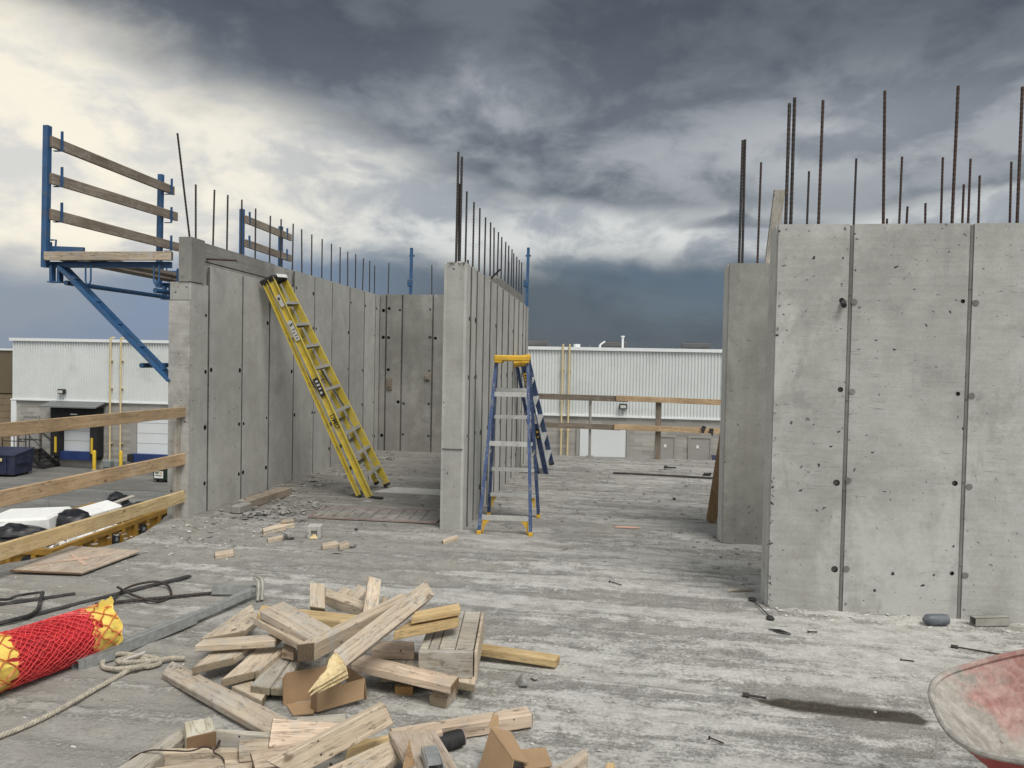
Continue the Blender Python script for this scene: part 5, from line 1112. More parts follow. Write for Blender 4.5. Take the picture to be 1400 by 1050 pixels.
sp = catmull([(-4.2, 4.24, .03), (-4.027, 4.311, .03), (-3.935, 4.34, .03), (-3.925, 4.40, .035), (-3.80, 4.45, .05), (-3.765, 4.43, .05), (-3.702, 4.34, .045), (-3.598, 4.20, .035), (-3.571, 4.096, .03), (-3.607, 3.995, .03), (-3.68, 3.90, .03), (-3.8, 3.78, .03)], 5)
mb = MB(); vs = []; fs = []
for i, x_ in enumerate(sp):
    dd = (sp[min(i + 1, len(sp) - 1)] - sp[max(i - 1, 0)]).normalized(); w = dd.cross(ZZ).normalized() * (.013 if i % 2 else .009); th = ZZ * .006
    vs += [x_ - w - th, x_ + w - th, x_ + w + th, x_ - w + th]
for i in range(len(sp) - 1):
    a0 = i * 4
    for k in range(4): fs.append((a0 + k, a0 + (k + 1) % 4, a0 + 4 + (k + 1) % 4, a0 + 4 + k))
mb.add(vs, fs); tag(mb.build('perforated_strap', 'rubber'), 'black notched plastic strap curling at the left edge', 'strap')
lumber('plywood_sheet', [(-4.45, 4.915, .04), (-3.90, 4.965, .035), (-3.89, 5.65, .035), (-4.56, 5.69, .03)], .019, 'ply', 'tan plywood sheet with orange spray marks lying near the left slab edge', 'plywood')
ps = [o for o in bpy.data.objects if o.name.startswith('plywood_sheet')][0]
def spray(pts, w):
    mb_ = MB()
    for (x0, y0), (x1, y1) in zip(pts[:-1], pts[1:]):
        d_ = Vector((x1 - x0, y1 - y0, 0)).normalized(); s_ = Vector((-d_.y, d_.x, 0)) * w
        ww = [Vector((x0, y0, 0)) - s_ * .6, Vector((x0, y0, 0)) + s_ * .6, Vector((x1, y1, 0)) + s_, Vector((x1, y1, 0)) - s_]
        mb_.add(ww, [(0, 1, 2, 3)])
    return mb_
inv = ps.matrix_world.inverted()
for k, (x0, y0, x1, y1) in enumerate(((-4.40, 5.05, -4.02, 5.55), (-4.35, 5.42, -4.0, 5.15), (-4.25, 5.22, -4.13, 5.34))):
    q0, q1_ = inv @ Vector((x0, y0, .04)), inv @ Vector((x1, y1, .04)); mb = spray([(q0.x, q0.y), (q1_.x, q1_.y)], .02 if k < 2 else .05)
    mb.v = [(v[0], v[1], .0035 + .001 * k) for v in mb.v]; mb.build('spray_mark', 'faint_orange', ps)
# plank leaning behind the right rear wall and board standing on it
stick('leaning_plank', (1.115, 8.10, .02), (1.165, 7.43, 1.26), .105, .06, 'wood_brown', (-.35, -1, .0), None, 'brown plank leaning against the left end of the darker right wall', 'plank')
stick('upright_board', (1.492, 7.335, 2.66), (1.56, 7.335, 3.385), .10, .05, 'wood_g', (0, 1, 0), None, 'grey board end standing on the darker right wall beside the reinforcing bars', 'board')

# ------------------------------------------------------------------ floor hatch cover in the bay
ht = thing('hatch_cover', 'flat grating panel with red edge frame set in the bay floor', 'hatch', (-2.45, 7.6, 0))
q_ = [Vector(x) - Vector((-2.45, 7.6, 0)) for x in ((-3.115, 7.304, .02), (-1.75, 7.321, .02), (-1.80, 7.93, .02), (-3.139, 7.778, .02))]
mb = MB(); mb.hull(q_ + [x - Vector((0, 0, .012)) for x in q_]); mb.build('cover_sheet', 'hatch_top', ht)
for k in range(4):
    mb = MB(); mb.beam(q_[k] + Vector((0, 0, .0)), q_[(k + 1) % 4] + Vector((0, 0, .0)), .022, .018); mb.build('frame_edge', 'pink_frame', ht)
for k in range(9):
    f = (k + .7) / 10; mb = MB(); mb.beam(q_[0].lerp(q_[1], f) + Vector((0, .01, .004)), q_[3].lerp(q_[2], f) + Vector((0, -.01, .004)), .012 + .01 * (k % 2), .008); mb.build('grating_bar', 'hatch_top', ht)

# ------------------------------------------------------------------ wheelbarrow
wbx = thing('wheelbarrow', 'red wheelbarrow caked with cement, cut off by the right edge', 'wheelbarrow')
def tray_ring(L0, L1, hw_, nose, z_, n=44):
    pts = []
    for k in range(n):
        th = 2 * math.pi * k / n; c_, s_ = math.cos(th), math.sin(th); ex = .62
        x_ = math.copysign(abs(c_) ** ex, c_); y_ = math.copysign(abs(s_) ** ex, s_)
        xx = (L0 + L1) / 2 + x_ * (L1 - L0) / 2
        w = hw_ * (nose + (1 - nose) * min(1, max(0, (xx - L0) / ((L1 - L0) * .55))))
        pts.append(Vector((xx, y_ * w, z_ + .05 * max(0, 1 - (xx - L0) / .18) * (.35 if z_ > .1 else 0))))
    return pts
rings = [(0., .95, .344, .93, .27), (.02, .93, .325, .92, .235), (.08, .87, .285, .88, .13), (.15, .82, .25, .84, .05), (.22, .77, .215, .8, .012), (.42, .66, .09, .7, .0)]
fin_ = []
for (ra, rb) in zip(rings[:-1], rings[1:]):
    for k in range(4): fin_.append(tuple(p0 + (p1 - p0) * k / 4 for p0, p1 in zip(ra, rb)))
fin_.append(rings[-1])
rs_ = [tray_ring(*r_, n=88) for r_ in fin_]; nn_ = len(rs_[0])
def shell(off, flip):
    mb_ = MB(); vs_ = []; fs_ = []
    for i_r, r_ in enumerate(rs_):
        ctr = Vector((.52, 0, .25))
        for x_ in r_:
            dv = (x_ - ctr); cr_ = max(0, noise.noise(x_ * 7) + .1) * .012 + noise.noise(x_ * 28) * .004 if off == 0 and i_r > 1 else 0
            vs_.append(x_ + dv.normalized() * (off - abs(cr_)))
    for i_ in range(len(rs_) - 1):
        for k in range(nn_): fs_.append((i_ * nn_ + k, i_ * nn_ + (k + 1) % nn_, (i_ + 1) * nn_ + (k + 1) % nn_, (i_ + 1) * nn_ + k))
    fs_.append(tuple((len(rs_) - 1) * nn_ + k for k in range(nn_)))
    mb_.add(vs_, fs_); return mb_
o = shell(0, 0).build('tray_inside', 'barrow_inside', wbx, True)
o = shell(.006, 1).build('tray_outside', 'barrow_red', wbx, True)
mb = MB(); mb.tube(rs_[0], .011, 8, True); mb.build('rolled_rim', 'barrow_inside', wbx, True)
for s_ in (-1, 1):
    mb = MB(); mb.tube(catmull([(.18, s_ * .09, -.16), (.45, s_ * .15, -.05), (.75, s_ * .24, -.02), (1.5, s_ * .30, .12)], 6), .019, 8); mb.build('handle_bar', 'steel_dark', wbx, True)
    mb = MB(); mb.tube(catmull([(.62, s_ * .21, -.03), (.74, s_ * .24, -.26), (.82, s_ * .24, -.29), (.98, s_ * .25, -.03)], 6), .014, 8); mb.build('leg', 'steel_dark', wbx, True)
    mb = MB(); mb.beam((.34, s_ * .13, -.05), (.34, s_ * .245, .14), .05, .012, (1, 0, 0)); mb.build('tray_brace', 'galvanised', wbx)
wh = MB(); wh.tube([Vector((.20 + .11 * math.cos(t_), 0, -.16 + .11 * math.sin(t_))) for t_ in [2 * math.pi * k / 28 for k in range(28)]], .045, 10, True); who = wh.build('wheel', 'rubber', wbx, True)
mb = MB(); mb.tube([(.2, -.09, -.16), (.2, .09, -.16)], .012, 8); mb.tube([(.2, -.02, -.16), (.2, .02, -.16)], .075, 20); mb.build('rim', 'galvanised', who, True)
u_, w_, n_ = Vector((.921, -.196, .338)), Vector((.177, .980, .086)), Vector((-.348, -.019, .937))
wbx.matrix_world = Matrix(((u_.x, w_.x, n_.x, 1.228), (u_.y, w_.y, n_.y, 2.645), (u_.z, w_.z, n_.z, .23), (0, 0, 0, 1)))

# ------------------------------------------------------------------ small debris one can pick out
def small(name, label, cat, mat, build, loc, rot=(0, 0, 0), smooth=False):
    mb_ = MB(); build(mb_); o_2 = mb_.build(name, mat, None, smooth); o_2.location = loc; o_2.rotation_euler = rot; return tag(o_2, label, cat)
def bottle_b(mb_): mb_.tube([(-.085, 0, 0), (-.08, 0, 0), (-.06, 0, 0), (-.03, 0, 0), (.06, 0, 0), (.078, 0, 0), (.085, 0, 0)], [.012, .016, .034, .037, .037, .033, .022], 14)
small('plastic_bottle', 'dark grey plastic bottle lying at the foot of the large right wall', 'bottle', 'grey_plastic', bottle_b, (2.155, 5.11, .036), (0, 0, R(12)), True)
def tube_b(mb_):
    for a_, b_, w, h in ((0, .026, .056, .004), (0, -.026, .056, .004), (.026, 0, .004, .056), (-.026, 0, .004, .056)): mb_.box((0, a_, b_), (.24, w, h))
small('square_tube', 'grey square tube offcut lying beside the plastic bottle', 'tube', 'dusty_alu', tube_b, (2.515, 5.175, .03), (0, 0, R(14)))
def spat(mb_): mb_.cbox((0, 0, 0), (.055, .045, .02), .008); mb_.cbox((.045, -.38, 0), (.05, .06, .02), .01); mb_.tube([(0, -.02, 0), (.02, -.2, .006), (.045, -.36, 0)], .004, 6)
small('plastic_strap', 'black strap with two tabs lying at the corner of the large right wall', 'strap', 'rubber', spat, (1.04, 5.38, .014))
small('rubber_flap', 'small black rubber flap on the slab in front of the large right wall', 'scrap', 'rubber', lambda m_: m_.hull([(-.07, .03, 0), (0, .02, .012), (.06, -.02, .0), (.05, -.05, .014), (-.01, -.03, .018), (-.07, .03, .006)]), (1.10, 4.766, .004))
small('wood_stick', 'pale stick lying left of the black strap at the right wall corner', 'stick', 'wood_g', lambda m_: m_.hull([(-.11, -.012, 0), (.11, .0, 0), (.10, .02, .02), (-.10, .01, .022), (0, -.014, .02)]), (1.0, 5.60, .003), (0, 0, R(12)))
small('steel_pin', 'thin dark steel pin between the wheelbarrow and the right wall', 'pin', 'rebar_dark', lambda m_: (m_.tube([(-.02, 0, 0), (.22, -.085, 0)], .005, 7), m_.tube([(-.035, .005, 0), (.0, -.008, 0)], .011, 8)), (2.11, 4.70, .008))
small('steel_pin', 'short dark pin at the left tip of the wet streak', 'pin', 'rebar_dark', lambda m_: (m_.tube([(0, 0, 0), (.10, -.02, 0)], .006, 7), m_.tube([(-.012, .002, 0), (.02, -.004, 0)], .012, 8)), (.71, 3.79, .010))
for (x_, y_), lb, L_, rz_ in (((1.30, 4.80), 'dark nail lying in front of the large right wall', .06, 5), ((.50, 3.30), 'dark nail lying alone at the bottom right of the timber heap', .07, -35), ((.86, 3.02), 'dark nail nearest the bottom edge left of the wheelbarrow', .05, 10), ((1.72, 4.42), 'dark nail lying left of the wheelbarrow rim', .07, -8), ((.07, 5.6), 'dark nail on the slab right of the blue stepladder', .12, -40), ((-.2, 6.0), 'pale nail on the slab in front of the blue stepladder', .1, -50)):
    small('nail', lb, 'nail', 'wire' if 'dark' in lb else 'chip_white', lambda m_, L_=L_: (m_.tube([(-L_ / 2, 0, 0), (L_ / 2, 0, 0)], .004, 6), m_.tube([(-L_ / 2, 0, 0), (-L_ / 2 + .004, 0, 0)], .008, 8)), (x_, y_, .008), (0, 0, R(rz_)))
small('stone', 'grey broken stone right of the timber heap below the clean yellow timber', 'stone', 'stone', lambda m_: m_.rock((0, 0, 0), .048, .8), (-.405, 3.725, .022))
small('stone', 'smaller grey stone touching the broken stone right of the heap', 'stone', 'stone', lambda m_: m_.rock((0, 0, 0), .026, .6), (-.36, 3.80, .012))
small('concrete_lump', 'rough grey concrete lump left of the concrete cube', 'stone', 'stone', lambda m_: [m_.rock((rnd.uniform(-.03, .03), rnd.uniform(-.03, .03), rnd.uniform(-.01, .03)), .05, .8) for _ in range(5)], (-2.905, 6.40, .05))
cubeo = thing('concrete_cube', 'pale concrete cube with a notch on the slab in front of the bay', 'block', (-2.72, 6.53, 0), R(12))
mb = MB(); mb.cbox((0, .02, .06), (.125, .09, .115), .006); mb.cbox((-.045, -.04, .06), (.035, .04, .115), .004); mb.cbox((.045, -.04, .06), (.035, .04, .115), .004); mb.cbox((0, -.035, .095), (.06, .035, .045), .004); mb.build('cube_body', 'concrete_mid', cubeo)
mb = MB(); mb.hull([(-.03, -.03, .01), (.03, -.03, .01), (.012, -.045, .04), (-.012, -.045, .04), (-.04, -.075, .005), (.04, -.075, .005)]); mb.build('wood_wedge', 'splinter', cubeo)
small('form_beam', 'dark weathered beam lying along the foot of the left wall', 'beam', 'wood_old', lambda m_: (m_.cbox((0, 0, .05), (.09, .95, .09), .006), m_.cbox((-.06, .05, .075), (.09, .8, .05), .006)), (-3.93, 8.05, .004), (0, 0, R(-4)))
small('concrete_block', 'grey concrete block at the near end of the dark beam by the left wall', 'block', 'concrete_old', lambda m_: m_.cbox((0, 0, .045), (.11, .24, .09), .014), (-3.95, 7.46, .0), (0, 0, R(-6)))
small('timber_scrap', 'dark timber scrap lying in the bay beside the middle wall', 'timber', 'wood_old', lambda m_: m_.cbox((0, 0, .03), (.42, .07, .06), .005), (-1.98, 9.35, .0), (0, 0, R(8)))
small('grey_sheet', 'thin grey sheet lying in the bay behind the yellow ladder feet', 'sheet', 'concrete_mid', lambda m_: m_.hull([(-.6, -.16, 0), (.55, -.2, 0), (.5, .2, .0), (-.45, .22, 0), (-.6, -.16, .012), (.55, -.2, .012), (.5, .2, .012), (-.45, .22, .014)]), (-2.35, 9.1, .006))
small('steel_bar', 'thin dark bar lying across the far slab in front of the guard rail', 'steel bar', 'rebar_dark', lambda m_: m_.tube([(-.75, .07, 0), (.0, .02, 0), (.75, -.07, 0)], .016, 7), (.82, 11.38, .014))
small('black_scrap', 'black scrap with a tail on the far slab left of the leaning plank', 'scrap', 'rubber', lambda m_: (m_.rock((0, 0, .03), .05, .7), m_.tube([(.0, 0, .03), (.16, .03, .03)], .014, 7)), (.93, 12.2, 0))
small('black_scrap', 'black lump on the far slab beside the leaning brown plank', 'scrap', 'rubber', lambda m_: [m_.rock((k * .05, 0, .03), .045, .7) for k in range(3)], (1.46, 11.6, 0))
small('black_scrap', 'black crumb on the slab left of the leaning plank foot', 'scrap', 'rubber', lambda m_: m_.rock((0, 0, .015), .028, .8), (.83, 9.4, 0))
small('rusty_cap', 'small dark chip on the slab left of the blue stepladder front leg', 'scrap', 'rubber', lambda m_: m_.rock((0, 0, .012), .02, .8), (-2.45, 6.9, 0))

# rubble nobody would count
def rubble(name, spots, mat, seed, zs=.0):
    rg = random.Random(seed); mb_ = MB()
    for x0, x1, y0, y1, n, r0, r1 in spots:
        for _ in range(n):
            r_ = r0 + (r1 - r0) * rg.random() ** 3
            x_, y_ = rg.uniform(x0, x1), rg.uniform(y0, y1)
            pts = []
            ln = rg.choice((1, 1, 1.6, 2.4)); an = rg.uniform(0, 3.14)
            for _k in range(7):
                d_ = Vector((rg.gauss(0, 1), rg.gauss(0, 1), rg.gauss(0, 1))).normalized() * r_
                xx, yy = d_.x * ln, d_.y
                pts.append(Vector((x_ + xx * math.cos(an) - yy * math.sin(an), y_ + xx * math.sin(an) + yy * math.cos(an), slab_h(x_, y_) + zs + abs(d_.z) * .7)))
            mb_.hull(pts)
    return struct(mb_.build(name, mat), 'stuff')
o = rubble('rubble', [(-4.3, -3.7, 7.1, 12.8, 420, .006, .05), (-3.9, -3.1, 7.1, 8.3, 330, .006, .045), (-4.3, -1.8, 8.2, 13.2, 420, .005, .035), (-1.8, -1.66, 7.2, 12, 70, .005, .04), (-4.4, -2.2, 6.0, 7.3, 260, .004, .03), (-1.4, 1.9, 7.2, 13.4, 420, .004, .028), (-1.42, -1.2, 7.2, 12.5, 160, .005, .035), (.8, 1.5, 5.5, 7.1, 90, .004, .025)], 'rubble', 3)
o['label'] = 'loose rubble and grit along the walls and in the bay'
o = rubble('concrete_chips', [(-4.6, 2.6, 2.6, 7.0, 520, .0025, .012), (1.15, 3.2, 5.05, 5.25, 150, .004, .02), (-1.0, .2, 2.9, 4.4, 120, .003, .012), (-4.6, -3.0, 5.6, 7.0, 160, .004, .025)], 'chip_white', 5)
o['label'] = 'pale concrete chips scattered over the near slab'
o = rubble('wood_splinters', [(-2.6, -.1, 2.6, 4.4, 130, .002, .010), (-3.2, -1.4, 6.1, 7.2, 60, .003, .014), (-1.4, 1.8, 6.5, 13.2, 360, .004, .022), (-4, 1, 5.2, 7, 120, .003, .012)], 'wood_old', 9)
o['label'] = 'dark splinters and bits of tie wire scattered around the timber'
for k, (x_, y_) in enumerate(((-3.42, 7.42), (-3.30, 7.48), (-3.55, 7.55), (-3.62, 7.35))):
    small('mortar_lump', ('grey mortar lump heaped at the left wall foot, ' + ('nearest', 'rightmost', 'furthest', 'leftmost')[k] + ' of four'), 'rubble', 'stone', lambda m_: [m_.rock((rnd.uniform(-.07, .07), rnd.uniform(-.07, .07), rnd.uniform(0, .03)), rnd.uniform(.02, .042), .7) for _ in range(7)], (x_, y_, .02))

# ------------------------------------------------------------------ warehouse across the yard
WY = 36.5
wa = thing('warehouse', 'long warehouse with white ribbed cladding over a grey block wall', 'building', (0, WY, GZ))
zz = lambda z: z - GZ
mb = MB(); mb.bb(-32.9, 22, .0, 30, 0, zz(-.76)); mb.build('block_wall', 'block_wall', wa)
mb = MB(); mb.bb(-32.86, 21.9, .12, 29.9, zz(-.76), zz(2.55)); mb.build('upper_storey', 'cladding', wa)
vs = []; fs = []; pit = .155; x_ = -32.9; pf = [(0, 0), (.05, 0), (.07, -.05), (.135, -.05)]
xs = []
while x_ < 22:
    xs += [(x_ + a_, b_) for a_, b_ in pf]; x_ += pit
for a_, b_ in xs: vs += [(a_, b_, zz(-.76)), (a_, b_, zz(2.50))]
fs = [(2 * i, 2 * i + 2, 2 * i + 3, 2 * i + 1) for i in range(len(xs) - 1)]
mb = MB(); mb.add(vs, fs); mb.build('ribbed_cladding', 'cladding', wa)
mb = MB(); mb.bb(-33.0, 22, -.14, .3, zz(2.48), zz(2.64)); mb.build('parapet_cap', 'trim_white', wa)
mb = MB(); mb.bb(-32.95, 22, -.10, .0, zz(-.80), zz(-.72)); mb.build('base_flashing', 'trim_white', wa)
mb = MB(); mb.bb(-32.92, -32.62, -.08, .05, zz(-4.0), zz(-.8)); mb.build('corner_downpipe', 'trim_white', wa)
def pipe(x_, z0=-4.2, z1=2.75):
    mb_ = MB(); mb_.tube([(x_, -.17, zz(z0)), (x_, -.17, zz(z1))], .045, 10); mb_.tube([(x_, -.17, zz(z1) - .05), (x_, .15, zz(z1))], .045, 8)
    for z_ in (-3, -1.5, 0, 1.5): mb_.box((x_, -.1, zz(z_)), (.16, .2, .04))
    return mb_.build('gas_pipe', 'pipe_cream', wa, True)
for x_ in (-26.86, -26.25, -2.39, -2.06): pipe(x_)
def lamp(x_, z_):
    mb_ = MB(); mb_.cbox((x_, -.18, zz(z_)), (.40, .22, .27), .04); l_ = mb_.build('wall_lamp', 'black_paint', wa); mb_ = MB(); mb_.cbox((x_, -.30, zz(z_) - .02), (.28, .05, .15), .02); mb_.build('lens', 'lens', l_)
lamp(-29.75, -.25); lamp(.63, -.24)
def dock(x0, x1, top=-1.1, seal=True):
    w = x1 - x0
    mb_ = MB(); mb_.bb(x0 + .45, x1 - .45, -.03, .06, zz(-3.5), zz(top - .5)); d_ = mb_.build('dock_door', 'door_white', wa)
    for k in range(4):
        m2 = MB(); m2.bb(x0 + .45, x1 - .45, -.036, -.026, zz(-3.5) + .55 * (k + 1), zz(-3.5) + .55 * (k + 1) + .02); m2.build('panel_line', 'door_grey', d_)
    if seal:
        mb_ = MB(); mb_.bb(x0, x0 + .45, -.5, .0, zz(-3.75), zz(top)); mb_.bb(x1 - .45, x1, -.5, .0, zz(-3.75), zz(top)); mb_.bb(x0 + .45, x1 - .45, -.5, .0, zz(top - .75), zz(top))
        s_ = mb_.build('dock_seal', 'pad_black', wa)
        for x_ in (x0 + .32, x1 - .32): m2 = MB(); m2.bb(x_ - .06, x_ + .06, -.53, -.50, zz(-3.55), zz(-2.7)); m2.build('yellow_strip', 'bollard_yellow', s_)
        m2 = MB(); m2.bb((x0 + x1) / 2 - .2, (x0 + x1) / 2 + .2, -.52, -.50, zz(top - .38), zz(top - .32)); m2.build('sign_strip', 'paper_white', s_)
        mb_ = MB(); P_ = [(x0 - .35, -1.0, zz(top + .02)), (x1 + .25, -1.0, zz(top + .02)), (x1 + .2, .0, zz(top + .3)), (x0 - .2, .0, zz(top + .3))]; mb_.hull([Vector(v) for v in P_] + [Vector(v) + Vector((0, 0, .06)) for v in P_]); mb_.build('canopy', 'canopy', wa)
    mb_ = MB(); mb_.bb(x0 + .3, x1 - .25, -.35, .0, zz(-3.95), zz(-3.5)); mb_.build('dock_leveller', 'dock_blue', wa)
    for x_ in (x0 + .3, x1 - .25): mb_ = MB(); mb_.bb(x_ - .16, x_ + .16, -.42, .0, zz(-3.92), zz(-3.52)); mb_.build('bumper', 'pad_black', wa)
dock(-30.15, -27.35); dock(-25.8, -22.4, -1.15, False)
mb = MB(); mb.bb(-25.75, -25.37, -.06, .0, zz(-3.6), zz(-1.5)); mb.build('door_jamb', 'door_grey', wa)
mb = MB(); mb.bb(-1.46, .8, -.04, .05, zz(-4.3), zz(-1.42)); d_ = mb.build('roller_door', 'door_white', wa)
for x_ in (-1.56, .9): mb = MB(); mb.bb(x_ - .07, x_ + .07, -.08, .0, zz(-4.35), zz(-1.35)); mb.build('door_frame', 'door_grey', d_)
for x0, x1 in ((2.35, 3.14), (3.9, 4.85), (-32.15, -31.3)):
    mb = MB(); mb.bb(x0, x1, -.04, .0, zz(-3.75 if x0 > 0 else -3.55), zz(-1.7)); d_ = mb.build('steel_door', 'door_grey', wa)
    mb = MB(); mb.bb(x0 + .3, x0 + .42, -.06, -.03, zz(-2.2), zz(-2.05)); mb.build('door_plate', 'paper_white', d_)
    mb = MB(); mb.bb(x0 - .09, x0, -.07, .0, zz(-3.75), zz(-1.62)); mb.bb(x1, x1 + .09, -.07, .0, zz(-3.75), zz(-1.62)); mb.bb(x0, x1, -.07, .0, zz(-1.7), zz(-1.62)); mb.build('frame', 'dusty_alu', d_)
for x0, x1, z1, y0 in ((-4.5, -3.5, 2.95, 3), (-.4, .74, 2.98, 3), (3.8, 5.05, 2.98, 3)):
    mb = MB(); mb.cbox(((x0 + x1) / 2, y0 + .6, zz(2.85 + .05)), (x1 - x0 + .2, 1.2, .26), .04); mb.box(((x0 + x1) / 2, y0 + .6, zz(3.03)), (x1 - x0 - .2, 1, .06)); mb.build('roof_unit', 'roof_unit', wa)
mb = MB(); mb.tube([(.58, 3, zz(2.5)), (.58, 3, zz(3.30))], .06, 8); mb.tube([(.58, 3, zz(3.28)), (.58, 3, zz(3.36))], .1, 8); mb.build('flue', 'trim_white', wa)
mb = MB(); mb.tube([(-1.85, 3, zz(2.5)), (-1.85, 3, zz(2.88))], .18, 10); mb.build('vent', 'trim_white', wa)
mb = MB(); mb.tube([(-.62, 3, zz(2.5)), (-.62, 3, zz(2.85))], .06, 8); mb.tube([(-.62, 3, zz(2.85)), (-.35, 3, zz(3.05))], .05, 8); mb.build('vent_cowl', 'trim_white', wa)
mb = MB()
for k in range(2):
    mb.beam((-2.0 + .3 * k, 60, zz(2.5)), (-1.93 + .16 * k, 60, zz(4.6)), .06, .06, (0, 1, 0))
for k in range(5): mb.beam((-2.0, 60, zz(2.6 + .4 * k)), (-1.72, 60, zz(2.9 + .4 * k)), .05, .05, (0, 1, 0))
ms = mb.build('lattice_mast', 'mast_grey'); ms.location = (-1.0, WY + .0, GZ); tag(ms, 'small grey lattice mast far behind the warehouse roof', 'mast')
mb = MB()
for k in range(2): mb.cbox((-26.9 + .7 * k, -.25, .3), (.45, .35, .4), .04)
mb.build('gas_meter', 'mast_grey', wa)

bb_ = thing('brown_building', 'brown metal and tan brick building at the far left edge', 'building', (-46, 37.8, GZ))
mb = MB(); mb.bb(-12, 12.9, 0, 20, 0, zz(-.55)); mb.build('brick_wall', 'tan_brick', bb_)
mb = MB(); mb.bb(-12, 12.9, -.06, 20, zz(-.5), zz(1.95)); mb.build('brown_fascia', 'brown_metal', bb_)
mb = MB(); mb.bb(-12.1, 13.0, -.14, 20, zz(1.95), zz(2.06)); mb.build('parapet_cap', 'trim_white', bb_)
for k in range(30):
    mb = MB(); mb.bb(-12, 12.9, -.012, .0, .22 + k * .125, .23 + k * .125)
    if k % 3 == 0: mb.build('brick_course', 'brown_metal', bb_)

# yard furniture
def bollard(x_, y_, lb):
    t_ = thing('bollard', lb, 'bollard', (x_, y_, GZ), 0, 'yellow bollards at the loading dock')
    mb_ = MB(); mb_.tube([(0, 0, 0), (0, 0, 1.0), (0, 0, 1.06), (0, 0, 1.09)], [.09, .09, .07, .02], 12); mb_.build('post', 'bollard_yellow', t_, True)
    mb_ = MB(); mb_.tube([(0, 0, 0), (0, 0, .05)], .14, 12); mb_.build('base', 'curb', t_)
bollard(-27.3, 35.7, 'yellow bollard right of the black dock seal'); bollard(-25.9, 35.9, 'yellow bollard beside the gas meters')
st = thing('dock_stairs', 'black metal steps with a handrail at the grey side door', 'stairs', (-31.6, 35.4, GZ))
mb = MB(); mb.bb(-.9, .5, 0, 1.05, .88, .96); mb.build('landing', 'black_paint', st)
for k in range(4): mb = MB(); mb.bb(.5 + .27 * k, .78 + .27 * k, 0, 1.05, .72 - .2 * k, .76 - .2 * k); mb.build('step', 'black_paint', st)
for y_ in (0, 1.05):
    mb = MB(); mb.beam((.45, y_, .9), (1.6, y_, .03), .05, .24); mb.build('stringer', 'black_paint', st)
    mb = MB(); pts = [(-.9, y_, .9), (-.9, y_, 1.95), (.5, y_, 1.95), (.5, y_, .9)]; mb.tube(pts, .03, 6); mb.tube([(-.9, y_, 1.45), (.5, y_, 1.45)], .025, 6); mb.tube([(-.2, y_, .9), (-.2, y_, 1.95)], .025, 6); mb.tube([(.5, y_, 1.95), (1.55, y_, 1.05), (1.55, y_, .1)], .03, 6); mb.build('handrail', 'black_paint', st)
for x_ in (-.85, .45):
    for y_ in (.05, 1.0): mb = MB(); mb.beam((x_, y_, 0), (x_, y_, .9), .06, .06, (1, 0, 0)); mb.build('leg', 'black_paint', st)
def dumpster(x_, y_, rz_, mat, lb, sz=(1.9, 1.5, 1.25), stickers=()):
    t_ = thing('dumpster', lb, 'dumpster', (x_, y_, GZ), R(rz_)); w, d_, h = sz
    mb_ = MB(); mb_.hull([Vector((sx_ * w / 2 * (1 if z_ > .5 else .94), sy * d_ / 2 * (1 if z_ > .5 else .9), .12 + z_ * (h - .12) * (1 if sy > 0 or z_ == 0 else .82))) for sx_ in (-1, 1) for sy in (-1, 1) for z_ in (0, 1)]); b_2 = mb_.build('bin_body', mat, t_)
    mb_ = MB(); mb_.hull([Vector((sx_ * (w / 2 + .03), sy * (d_ / 2 + .03), h * (1 if sy > 0 else .82) + z_)) for sx_ in (-1, 1) for sy in (-1, 1) for z_ in (0, .05)]); mb_.build('lid', mat, t_)
    for sx_ in (-1, 1): mb_ = MB(); mb_.cbox((sx_ * (w / 2 + .03), -.1, h * .55), (.1, d_ * .6, .14), .01); mb_.build('fork_pocket', mat, t_)
    for sx_ in (-1, 1):
        for sy in (-1, 1): mb_ = MB(); mb_.tube([(sx_ * w * .38 - .03, sy * d_ * .35, .07), (sx_ * w * .38 + .03, sy * d_ * .35, .07)], .07, 10); mb_.build('caster', 'rubber', t_)
    for k in range(3 if mat == 'navy' else 0): mb_ = MB(); mb_.bb(-w * .35 + k * w * .3, -w * .31 + k * w * .3, -d_ / 2 - .03, -d_ / 2 + .05, .2, h * .78); mb_.build('rib', mat, t_)
    for x0, x1, z0, z1, m_ in stickers: mb_ = MB(); mb_.bb(x0, x1, -d_ / 2 - .045, -d_ / 2 - .02, z0, z1); mb_.build('sticker', m_, t_)
    return t_
dumpster(-30.3, 33.2, 8, 'navy', 'navy blue dumpster in front of the black dock steps', (1.9, 1.5, 1.3), [(-.75, -.55, .75, 1.0, 'label_grey'), (.1, .35, .8, .95, 'pipe_cream')])
dumpster(-31.9, 31.9, 8, 'navy', 'navy blue dumpster cut off by the left edge', (1.9, 1.5, 1.3), [(.2, .7, .6, 1.05, 'paper_white')])
gbn = dumpster(-21.38, 33.6, 0, 'green_bin', 'dark green waste bin with white WM sign beside the left wall', (1.5, 1.2, 1.1))
mb = MB(); mb.bb(-.60, -.14, -.66, -.64, .22, .56); sg_ = mb.build('sign_board', 'paper_white', gbn)
tm = Matrix.Translation((-.46, -.665, .47)) @ Matrix.Rotation(R(90), 4, 'X'); text_mesh('sign_letters', 'W', .19, 'green_bin', sg_, tm, .012)
tm = Matrix.Translation((-.26, -.665, .47)) @ Matrix.Rotation(R(90), 4, 'X'); text_mesh('sign_letters', 'M', .17, 'pipe_cream', sg_, tm, .012)
mb = MB(); mb.bb(-.56, -.2, -.668, -.66, .33, .36); mb.build('sign_line', 'green_bin', sg_)
dumpster(5.35, 35.6, 0, 'navy', 'dark bin with blue base beside the grey doors, behind the leaning plank', (.9, .9, 1.9))

